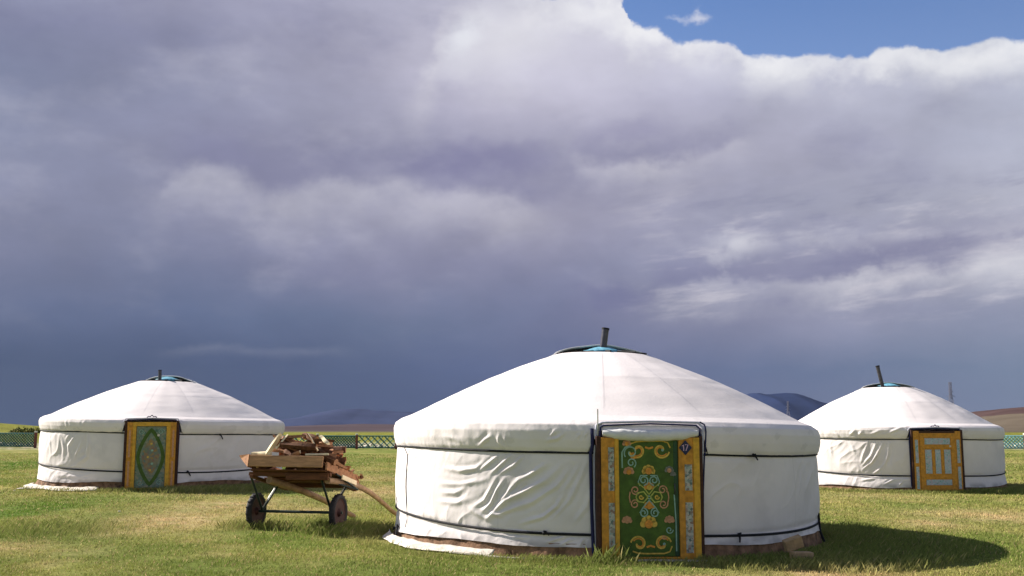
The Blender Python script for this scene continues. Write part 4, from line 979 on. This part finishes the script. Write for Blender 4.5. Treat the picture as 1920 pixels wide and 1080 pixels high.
# ------------------------------------------------------------------ cart
CZ = float(gz(-3.6, 17.7)) - 0.01; CA = R_(-14)
cart = empty('hand_cart', (-3.60, 17.75, CZ), CA)
tag(cart, 'two wheeled wooden hand cart with long poles, loaded with firewood', 'cart')
WR = 0.30; hw = 0.745
def wheel(sx):
    mb = MB(); n = 36; prof = [(WR - .075, -.03), (WR - .06, -.045), (WR - .025, -.05), (WR - .004, -.032), (WR, 0), (WR - .004, .032), (WR - .025, .05), (WR - .06, .045), (WR - .075, .03)]
    vs = [(sx * hw + o, r * math.cos(2 * math.pi * k / n), WR + r * math.sin(2 * math.pi * k / n)) for k in range(n) for r, o in prof]
    m = len(prof); fs = [(k * m + j, k * m + j + 1, ((k + 1) % n) * m + j + 1, ((k + 1) % n) * m + j) for k in range(n) for j in range(m - 1)]
    mb.add(vs, fs, 0, True)
    for k in range(n):   # tread lugs
        a = 2 * math.pi * (k + .5) / n; mb.box((sx * hw + (0.018 if k % 2 else -0.018), (WR + .002) * math.cos(a), WR + (WR + .002) * math.sin(a)), (.04, .012, .022), Matrix.Rotation(a, 3, 'X'), 0)
    w = mb.build('wheel', M['tyre'], cart)
    rm = MB(); pr = [(WR - .072, -.032), (WR - .10, -.02), (.07, -.012), (.045, -.05), (.02, -.052), (.02, .052), (.045, .05), (.07, .012), (WR - .10, .02), (WR - .072, .032)]
    m = len(pr); vs = [(sx * hw + o, r * math.cos(2 * math.pi * k / n), WR + r * math.sin(2 * math.pi * k / n)) for k in range(n) for r, o in pr]
    rm.add(vs, [(k * m + j, k * m + j + 1, ((k + 1) % n) * m + j + 1, ((k + 1) % n) * m + j) for k in range(n) for j in range(m - 1)], 0, False)
    rm.build('rim', M['rim'], w)
wheel(-1); wheel(1)
mb = MB(); mb.tube([(-hw - .07, 0, WR), (hw + .07, 0, WR)], .024, 10); mb.build('axle', M['steel'], cart)
PT = R_(-12)     # the bed tips down towards the poles (away from the camera)
BX = 0.25
def bedpt(x, y, z): # bed frame coordinates -> cart coordinates
    return Vector((x + BX, y * math.cos(PT) - z * math.sin(PT), 0.87 + y * math.sin(PT) + z * math.cos(PT)))
RB = Matrix.Rotation(PT, 3, 'X')
def strut(a, b, r, m, name='strut'):
    k = MB(); k.tube([a, b], r, 8); return k.build(name, M[m], cart)
for sx in (-1, 1):
    x = sx * (hw - .12)
    strut((x, 0, WR), bedpt(x - .02 - BX, -.45, -.03), .020, 'steel')
    strut((x, .0, WR + .02), bedpt(x + .20 - BX, .25, -.03), .018, 'steel')
    strut((x - .012, -.03, WR + .03), bedpt(x + .19 - BX, .215, -.03), .010, 'galv')
mb = MB()
for y in (-.55, 0, .62): mb.box(bedpt(-.13, y, -.045), (1.44, .07, .06), RB, 0, .004)
for x in (-.78, .5): mb.box(bedpt(x, .05, -.09), (.06, 1.35, .05), RB, 0, .004)
mb.build('bed_frame', M['plank_dark'], cart)
mb = MB()
for k in range(8):
    y = -.62 + k * .175; mb.box(bedpt(-.10 + .02 * ((k * 7) % 3 - 1), y, .0), (1.32 + .03 * ((k * 5) % 3), .165, .022), RB, 0, .003)
mb.build('bed_boards', M['plank_dark'], cart)
mb = MB(); mb.box(bedpt(-.13, -.76, .13), (1.30, .03, .18), RB @ Matrix.Rotation(R_(0.5), 3, 'Y'), 0, .004); mb.build('end_board', M['plank'], cart)
mb = MB(); mb.box(bedpt(.20, -.60, -.085), (.74, .03, .11), RB, 0, .004); mb.build('end_board', M['plank_dark'], cart)
mb = MB(); mb.box(bedpt(.57, -.05, .07), (.03, 1.35, .13), RB, 0, .004); s1 = mb.build('side_board', M['split'], cart)
mb = MB(); mb.box(bedpt(-.68, -.02, .10), (.03, 1.4, .16), RB @ Matrix.Rotation(R_(-28), 3, 'Y'), 0, .004); mb.build('side_board', M['plank'], cart)
mb = MB()   # a pointed board end sticking out on the left
mb.add([bedpt(-.78, -.79, .24), bedpt(-1.06, -.60, .25), bedpt(-1.02, -.60, .20), bedpt(-.78, -.79, .03), bedpt(-.78, -.55, .24), bedpt(-.78, -.55, .03)], [(0,1,2,3),(0,4,1),(3,2,5),(1,4,5,2),(0,3,5,4)], 0)
mb.build('side_board', M['split'], cart)
mb = MB(); mb.box(bedpt(.66, .05, -.03), (.022, .62, .075), RB, 0, .003); sbp = mb.build('side_board', M['pale'], cart); sbp['label'] = 'short pale board on the right side'
strut(bedpt(.60, -.38, .0), bedpt(.70, .36, -.14), .017, 'steel', 'side_rail'); strut(bedpt(.52, -.35, -.12), bedpt(.70, .36, -.14), .016, 'steel', 'side_rail')
def pole(x0, x1, yE, bend, r):
    k = MB(); P = []; 
    a = bedpt(x0, -.5, -.13)
    e = Vector((x1, yE, .05))
    for t in [i / 9 for i in range(10)]:
        p = a.lerp(e, t); p.z += bend * math.sin(math.pi * min(1, t * 1.05)); p.x += .03 * math.sin(t * 5 + x0); P.append(p)
    k.tube(P, [r * (1 - .035 * i) for i in range(10)], 10); return k.build('pole', M['pole'], cart)
pole(.50, .95, 2.45, .16, .055); pole(-.50, .10, 2.30, .04, .062)

# ------------------------------------------------------------------ firewood on the cart
def log(P, d, L, r, kind, seed, bent=0.0):
    rnd = random.Random(seed); d = Vector(d).normalized(); up = Vector((0, 0, 1)); a = d.cross(up); a = a.normalized() if a.length > .1 else Vector((1, 0, 0)); b = d.cross(a)
    ns = 9; mb = MB(); vs = []; mi = []
    # wedge-shaped or half-round section: bark on the arc, split wood on the flat faces
    sec = []
    arc = rnd.choice((1.1, 1.6, 2.4, 3.6, 2 * math.pi * .98)); m = 7
    for k in range(m): 
        w = -arc / 2 + arc * k / (m - 1); sec.append((math.cos(w), math.sin(w) * 1.0))
    if arc < 6: sec.append((0.1 if arc < 3 else -.1, 0.0))
    cx = sum(s[0] for s in sec) / len(sec); sec = [(s[0] - cx, s[1]) for s in sec]; rot = rnd.uniform(0, 6.28); c, s_ = math.cos(rot), math.sin(rot)
    sec = [(u * c - v * s_, u * s_ + v * c) for u, v in sec]; n = len(sec)
    ph = rnd.uniform(0, 6)
    for i in range(ns):
        t = i / (ns - 1); q = Vector(P) + d * L * (t - .5) + b * bent * math.sin(t * math.pi) + a * .01 * math.sin(t * 7 + ph); k_ = r * (1 + .12 * math.sin(t * 5 + ph)) * (0.86 if i in (0, ns - 1) else 1)
        for j, (u, v) in enumerate(sec): 
            jj = 1 + .14 * math.sin(j * 2.3 + ph + t * 3); vs.append(q + a * u * k_ * jj + b * v * k_ * jj)
    fs = []; 
    for i in range(ns - 1):
        for j in range(n):
            fs.append((i * n + j, i * n + (j + 1) % n, (i + 1) * n + (j + 1) % n, (i + 1) * n + j)); mi.append(0 if j < m - 1 else 1)
    base = len(mb.v); mb.v += [tuple(v) for v in vs]; mb.f += fs; mb.mi += mi; mb.sm += [False] * len(fs)
    mb.add(vs[:n], [tuple(range(n))], 1); mb.add(vs[-n:], [tuple(range(n))], 1)
    mats = {'dark': (M['bark'], M['split']), 'red': (M['bark2'], M['split']), 'pale': (M['split'], M['pale']), 'white': (M['pale'], M['pale']), 'brown': (M['plank_dark'], M['split'])}[kind]
    return mb.build('split_log', list(mats))
CM = Matrix.Translation((-3.60, 17.75, CZ)) @ Matrix.Rotation(CA, 4, 'Z')
def wl(x, y, z, dx, dy, dz, L, r, kind, seed, bent=0.0):
    p = CM @ bedpt(x, y, z); d = CM.to_3x3() @ (RB @ Vector((dx, dy, dz))); return log(p, d, L, r, kind, seed, bent)
rnd = random.Random(11); GL = 'firewood heaped on the hand cart'
k = 0
for layer, (zz, cnt, xs_, ys_) in enumerate(((.10, 14, .55, .62), (.20, 19, .52, .54), (.29, 20, .47, .46), (.38, 18, .42, .38), (.46, 14, .37, .30), (.51, 8, .30, .24))):
    for i in range(cnt):
        x = rnd.uniform(-xs_, xs_) - .02; y = -.63 + (ys_ + .55) * rnd.random() * 1.0 + (0 if layer < 2 else .02)
        ang = rnd.gauss(0, .5) if rnd.random() < .7 else rnd.uniform(0, 3.1)
        kind = rnd.choice(('dark', 'dark', 'dark', 'brown', 'red', 'brown'))
        o = wl(x, y, zz + rnd.uniform(-.02, .03), math.cos(ang), math.sin(ang), rnd.gauss(0, .16), rnd.uniform(.30, .55), rnd.uniform(.034, .066), kind, k, rnd.gauss(0, .015)); k += 1
        hw_ = {'dark': 'dark barked', 'brown': 'brown split', 'red': 'reddish'}[kind]; sd_ = 'left third' if x < -.15 else 'right third' if x > .13 else 'middle'
        lv_ = 'at the bottom' if layer == 0 else 'low down' if layer == 1 else 'halfway up' if layer == 2 else 'high up' if layer == 3 else 'near the top'
        fr_ = 'front' if y < -.3 else 'back'
        tag(o, f'{hw_} log {lv_} of the firewood heap, {sd_}, {fr_} side', 'log', GL)
for i in range(26):      # bark and offcuts sliding down the low right side
    t = i / 25; o = wl(.42 + .14 * t + rnd.gauss(0, .03), -.42 + 1.1 * t, .13 - .03 * t + rnd.uniform(-.03, .06), rnd.gauss(.2, .5), 1, rnd.gauss(-.05, .25), rnd.uniform(.16, .34), rnd.uniform(.022, .048), 'red' if rnd.random() < .75 else 'dark', 200 + i, .02)
    tag(o, ('reddish bark offcut by the near right corner of the loaded cart', 'reddish bark offcut halfway down the right side of the loaded cart', 'reddish bark offcut at the low far end of the loaded cart')[min(2, i * 3 // 26)], 'bark', 'bark offcuts on the hand cart')
for args, lab in (
  (((-.42, -.70, .42), (.40, .1, .78), .42, .045, 'white', 301), 'pale split log leaning steeply at the left of the firewood heap'),
  (((-.60, -.72, .255), (1, .05, .02), .34, .035, 'white', 302), 'pale split log lying flat at the left end of the cart board'),
  (((-.27, -.68, .46), (.45, .1, .7), .30, .035, 'pale', 303), 'light brown log tilted next to the steep pale log on the heap'),
  (((.43, -.62, .50), (.75, -.3, -.55), .24, .062, 'white', 304), 'thick white cut log end at the upper right of the firewood heap'),
  (((.36, -.66, .265), (1, .0, .02), .40, .030, 'white', 305), 'long pale log lying flat at the right of the heap, above the board'),
  (((-.02, -.70, .26), (.8, -.2, .3), .22, .035, 'pale', 306), 'small pinkish split piece in the middle of the cart board edge'),
  (((.02, -.68, .40), (1, .1, -.06), .62, .062, 'dark', 307), 'long dark log lying level across the front of the heap'),
  (((.25, -.66, .46), (.5, .1, -.7), .34, .04, 'pale', 308), 'brown log slanting down to the right below the white log end'),
  (((-.10, -.58, .56), (.9, .2, .1), .34, .055, 'red', 309), 'rounded reddish brown log on top of the firewood heap'),
  (((.14, -.54, .57), (.8, -.3, -.25), .32, .055, 'brown', 310), 'stubby brown log on top of the heap, right of the rounded one'),
  (((-.24, -.56, .54), (1, .3, .25), .30, .045, 'dark', 311), 'dark log at the upper left of the heap, behind the leaning pale one'),
  (((.60, -.30, .17), (.2, 1, -.1), .42, .05, 'dark', 312), 'dark bark covered log overhanging the right edge of the cart'),
):
    (p, d, L, r, kd, sd) = args; o = wl(*p, *d, L, r, kd, sd); tag(o, lab, 'log', GL)

# ------------------------------------------------------------------ fences
def fence(p0, p1, h, nsec, matn, label, dense=(), capped=True, lat=0.42):
    p0 = Vector((*p0, 0)); p1 = Vector((*p1, 0)); d = p1 - p0; Lt = d.length; d.normalize(); rz = math.atan2(d.y, d.x)
    root = empty('lattice_fence', (p0.x, p0.y, float(gz(p0.x, p0.y))), rz); tag(root, label, 'fence')
    s = Lt / nsec
    zt = lambda t: float(gz(p0.x + d.x * t, p0.y + d.y * t)) - root.location.z
    for i in range(nsec + 1):
        t = i * s; mb = MB(); mb.box((t, 0, zt(t) + h / 2), (.15, .15, h + .12), None, 0, .01)
        po = mb.build('post', M['post'], root)
        if capped: c = MB(); c.box((t, 0, zt(t) + h + .11), (.17, .17, .10), None, 0, .02); c.build('post_cap', M['postcap'], po)
    for i in range(nsec):
        t0, t1 = i * s + .08, (i + 1) * s - .08; z0, z1 = zt(t0), zt(t1); mb = MB(); sl = (z1 - z0) / (t1 - t0)
        zz = lambda t: z0 + sl * (t - t0)
        for hh in (h, .10): mb.tube([(t0, 0, zz(t0) + hh), (t1, 0, zz(t1) + hh)], .042, 4, smooth=False)
        step = lat * (.45 if i in dense else 1.0); H = h - .1
        for sg, yy in ((1, .02), (-1, -.02)):
            t = t0 - H
            while t < t1 + H:
                a, b = (t, .1), (t + H, h)
                if sg < 0: a, b = (t, h), (t + H, .1)
                # clip to panel
                def clip(a, b):
                    (x0, y0), (x1, y1) = a, b
                    if x1 <= t0 or x0 >= t1: return None
                    if x0 < t0: y0 += (y1 - y0) * (t0 - x0) / (x1 - x0); x0 = t0
                    if x1 > t1: y1 = y0 + (y1 - y0) * (t1 - x0) / (x1 - x0); x1 = t1
                    return (x0, y0), (x1, y1)
                c = clip(a, b)
                if c and c[1][0] - c[0][0] > .03:
                    mb.tube([(c[0][0], yy, zz(c[0][0]) + c[0][1]), (c[1][0], yy, zz(c[1][0]) + c[1][1])], .034 if sg > 0 else .042, 4, smooth=False)
                t += step
        mb.build('lattice_panel', M[matn], root)
    return root
X70 = lambda px, Y=70: (px - 960) / FPX * Y
fence((X70(-90), 70), (X70(76), 70), 0.95, 2, 'fence', 'dark green lattice fence beside the left yurt', dense=(1,))
fence((X70(526), 70), (X70(672 + 73 * 8), 70), 0.86, 10, 'fence', 'dark green lattice fence between the hand cart and the largest yurt', dense=(1,))
fence((X70(1912 - 74 * 4, 66), 66), (X70(1912 + 74, 66), 66), 0.86, 5, 'turq', 'turquoise lattice fence at the right edge behind the right yurt', dense=(0, 1, 2, 3, 4), lat=.5)

# rubble behind the fences
st = MB()
for i in range(260):
    x = X70(random.choice((random.uniform(-60, 80), random.uniform(560, 760), random.uniform(560, 760), random.uniform(1880, 1960))), 74); y = random.uniform(71.0, 80)
    s = random.uniform(.06, .22); z = float(gz(x, y)); rot = Matrix.Rotation(random.uniform(0, 3), 3, 'Z') @ Matrix.Rotation(random.uniform(-.4, .4), 3, 'X')
    st.box((x, y, z + s * .25), (s * 1.8, s, s * .7), rot, 0, s * .12)
tag(st.build('rubble', M['stone']), 'pale stones scattered behind the lattice fences', 'rubble', kind='stuff')
# bushes on the far bank at the left
def bush(px, py, Y, w, h, label, seed):
    r = random.Random(seed); c = at(px, py, Y); z = float(gz(c[0], Y)); mb = MB()
    for i in range(420):
        a = r.uniform(0, 6.28); q = r.random() ** .5; u = r.random()
        p = Vector((c[0] + w * q * math.cos(a), Y + w * .5 * q * math.sin(a), z + h * u * (1 - .6 * q * q) * (.8 + .4 * math.sin(3 * a + seed))))
        s = r.uniform(.05, .12); n1 = Vector((r.gauss(0, 1), r.gauss(0, 1), r.gauss(0, 1))).normalized(); n2 = n1.orthogonal().normalized()
        mb.add([p - n1 * s, p + n2 * s * .5, p + n1 * s, p - n2 * s * .5], [(0,1,2,3)], 0 if r.random() < .7 else 1)
    tag(mb.build('shrub', [M['leaf'], M['leafy']]), label, 'shrub')
M['leaf'] = mat('shrub_leaf', (0.07, 0.10, 0.02), .9, .4, 2); M['leafy'] = mat('shrub_leaf_dry', (0.25, 0.19, 0.04), .9, .3, 2)
bush(38, 800, 100, 1.0, .55, 'low green shrub on the bank above the left fence', 1)
bush(66, 800, 101, .8, .5, 'low yellowish shrub on the bank beside the left yurt', 2)
# ------------------------------------------------------------------ pylons far off
def pylon(px, pytop, Y, H, label):
    c = at(px, pytop, Y); b = c[2] - H; root = empty('power_pylon', (c[0], Y, b)); tag(root, label, 'pylon'); mb = MB(); wb, wt = H * .115, H * .02
    L = [(a, b_) for a in (-1, 1) for b_ in (-1, 1)]
    r = H * .0042
    P = lambda a, b_, t: Vector((a * (wb + (wt - wb) * min(1, t / .72)), b_ * (wb + (wt - wb) * min(1, t / .72)), H * t))
    for a, b_ in L: mb.tube([P(a, b_, 0), P(a, b_, .72), P(a, b_, 1.0) * 1], r, 4, smooth=False)
    ts = [0, .2, .38, .53, .64, .72, .82, .92, 1.0]
    for t0, t1 in zip(ts[:-1], ts[1:]):
        for (a, b_), (c_, d_) in (((-1,-1),(1,-1)), ((1,-1),(1,1)), ((1,1),(-1,1)), ((-1,1),(-1,-1))):
            mb.tube([P(a, b_, t0), P(c_, d_, t1)], r * .6, 4, smooth=False); mb.tube([P(c_, d_, t0), P(a, b_, t1)], r * .6, 4, smooth=False)
    mb.build('tower', M['pylon'], root); ar = MB()
    for t, w in ((.70, .085), (.80, .06)): ar.tube([(-H * w, 0, H * t), (0, 0, H * (t + .03)), (H * w, 0, H * t)], r * 1.3, 4, smooth=False)
    ar.build('crossarm', M['pylon'], root)
pylon(1781, 716, 420, 19.5, 'faint lattice power pylon on the skyline behind the right yurt')
pylon(1477, 752, 900, 24, 'very faint distant pylon in the gap between the largest and right yurts')

# small litter on the lawn
for px, py, s, lb in ((26, 938, .03, 'tiny white scrap on the lawn at the far left'), (277, 935, .03, 'tiny white scrap on the grass below the diamond patterned door'), (223, 973, .025, 'tiny pale scrap on the lawn left of the dry patch')):
    x, y = gp(px, py); mb = MB(); mb.box((0, 0, 0), (s * 1.6, s * 1.2, s), Matrix.Rotation(.5, 3, 'Z'), 0, s * .2); o = mb.build('litter', M['postcap']); o.location = (x, y, float(gz(x, y)) + s * .7); tag(o, lb, 'litter')

# ------------------------------------------------------------------ haze
HAZE = 0.000007
def haze():
    m = bpy.data.materials.new('haze_air'); m.use_nodes = True; nt = NT(m.node_tree); nt.n.clear()
    out = nt.node('ShaderNodeOutputMaterial'); v = nt.node('ShaderNodeVolumePrincipled'); v.inputs['Density'].default_value = HAZE
    v.inputs['Color'].default_value = (0.72, 0.80, 0.95, 1); v.inputs['Anisotropy'].default_value = 0.0
    nt.l.new(v.outputs[0], out.inputs['Volume'])
    mb = MB(); mb.box((0, 0, 185), (15000, 15000, 470), None, 0); o = mb.build('haze', m); tag(o, 'thin blue air over the far plain', 'haze', kind='stuff')
haze()
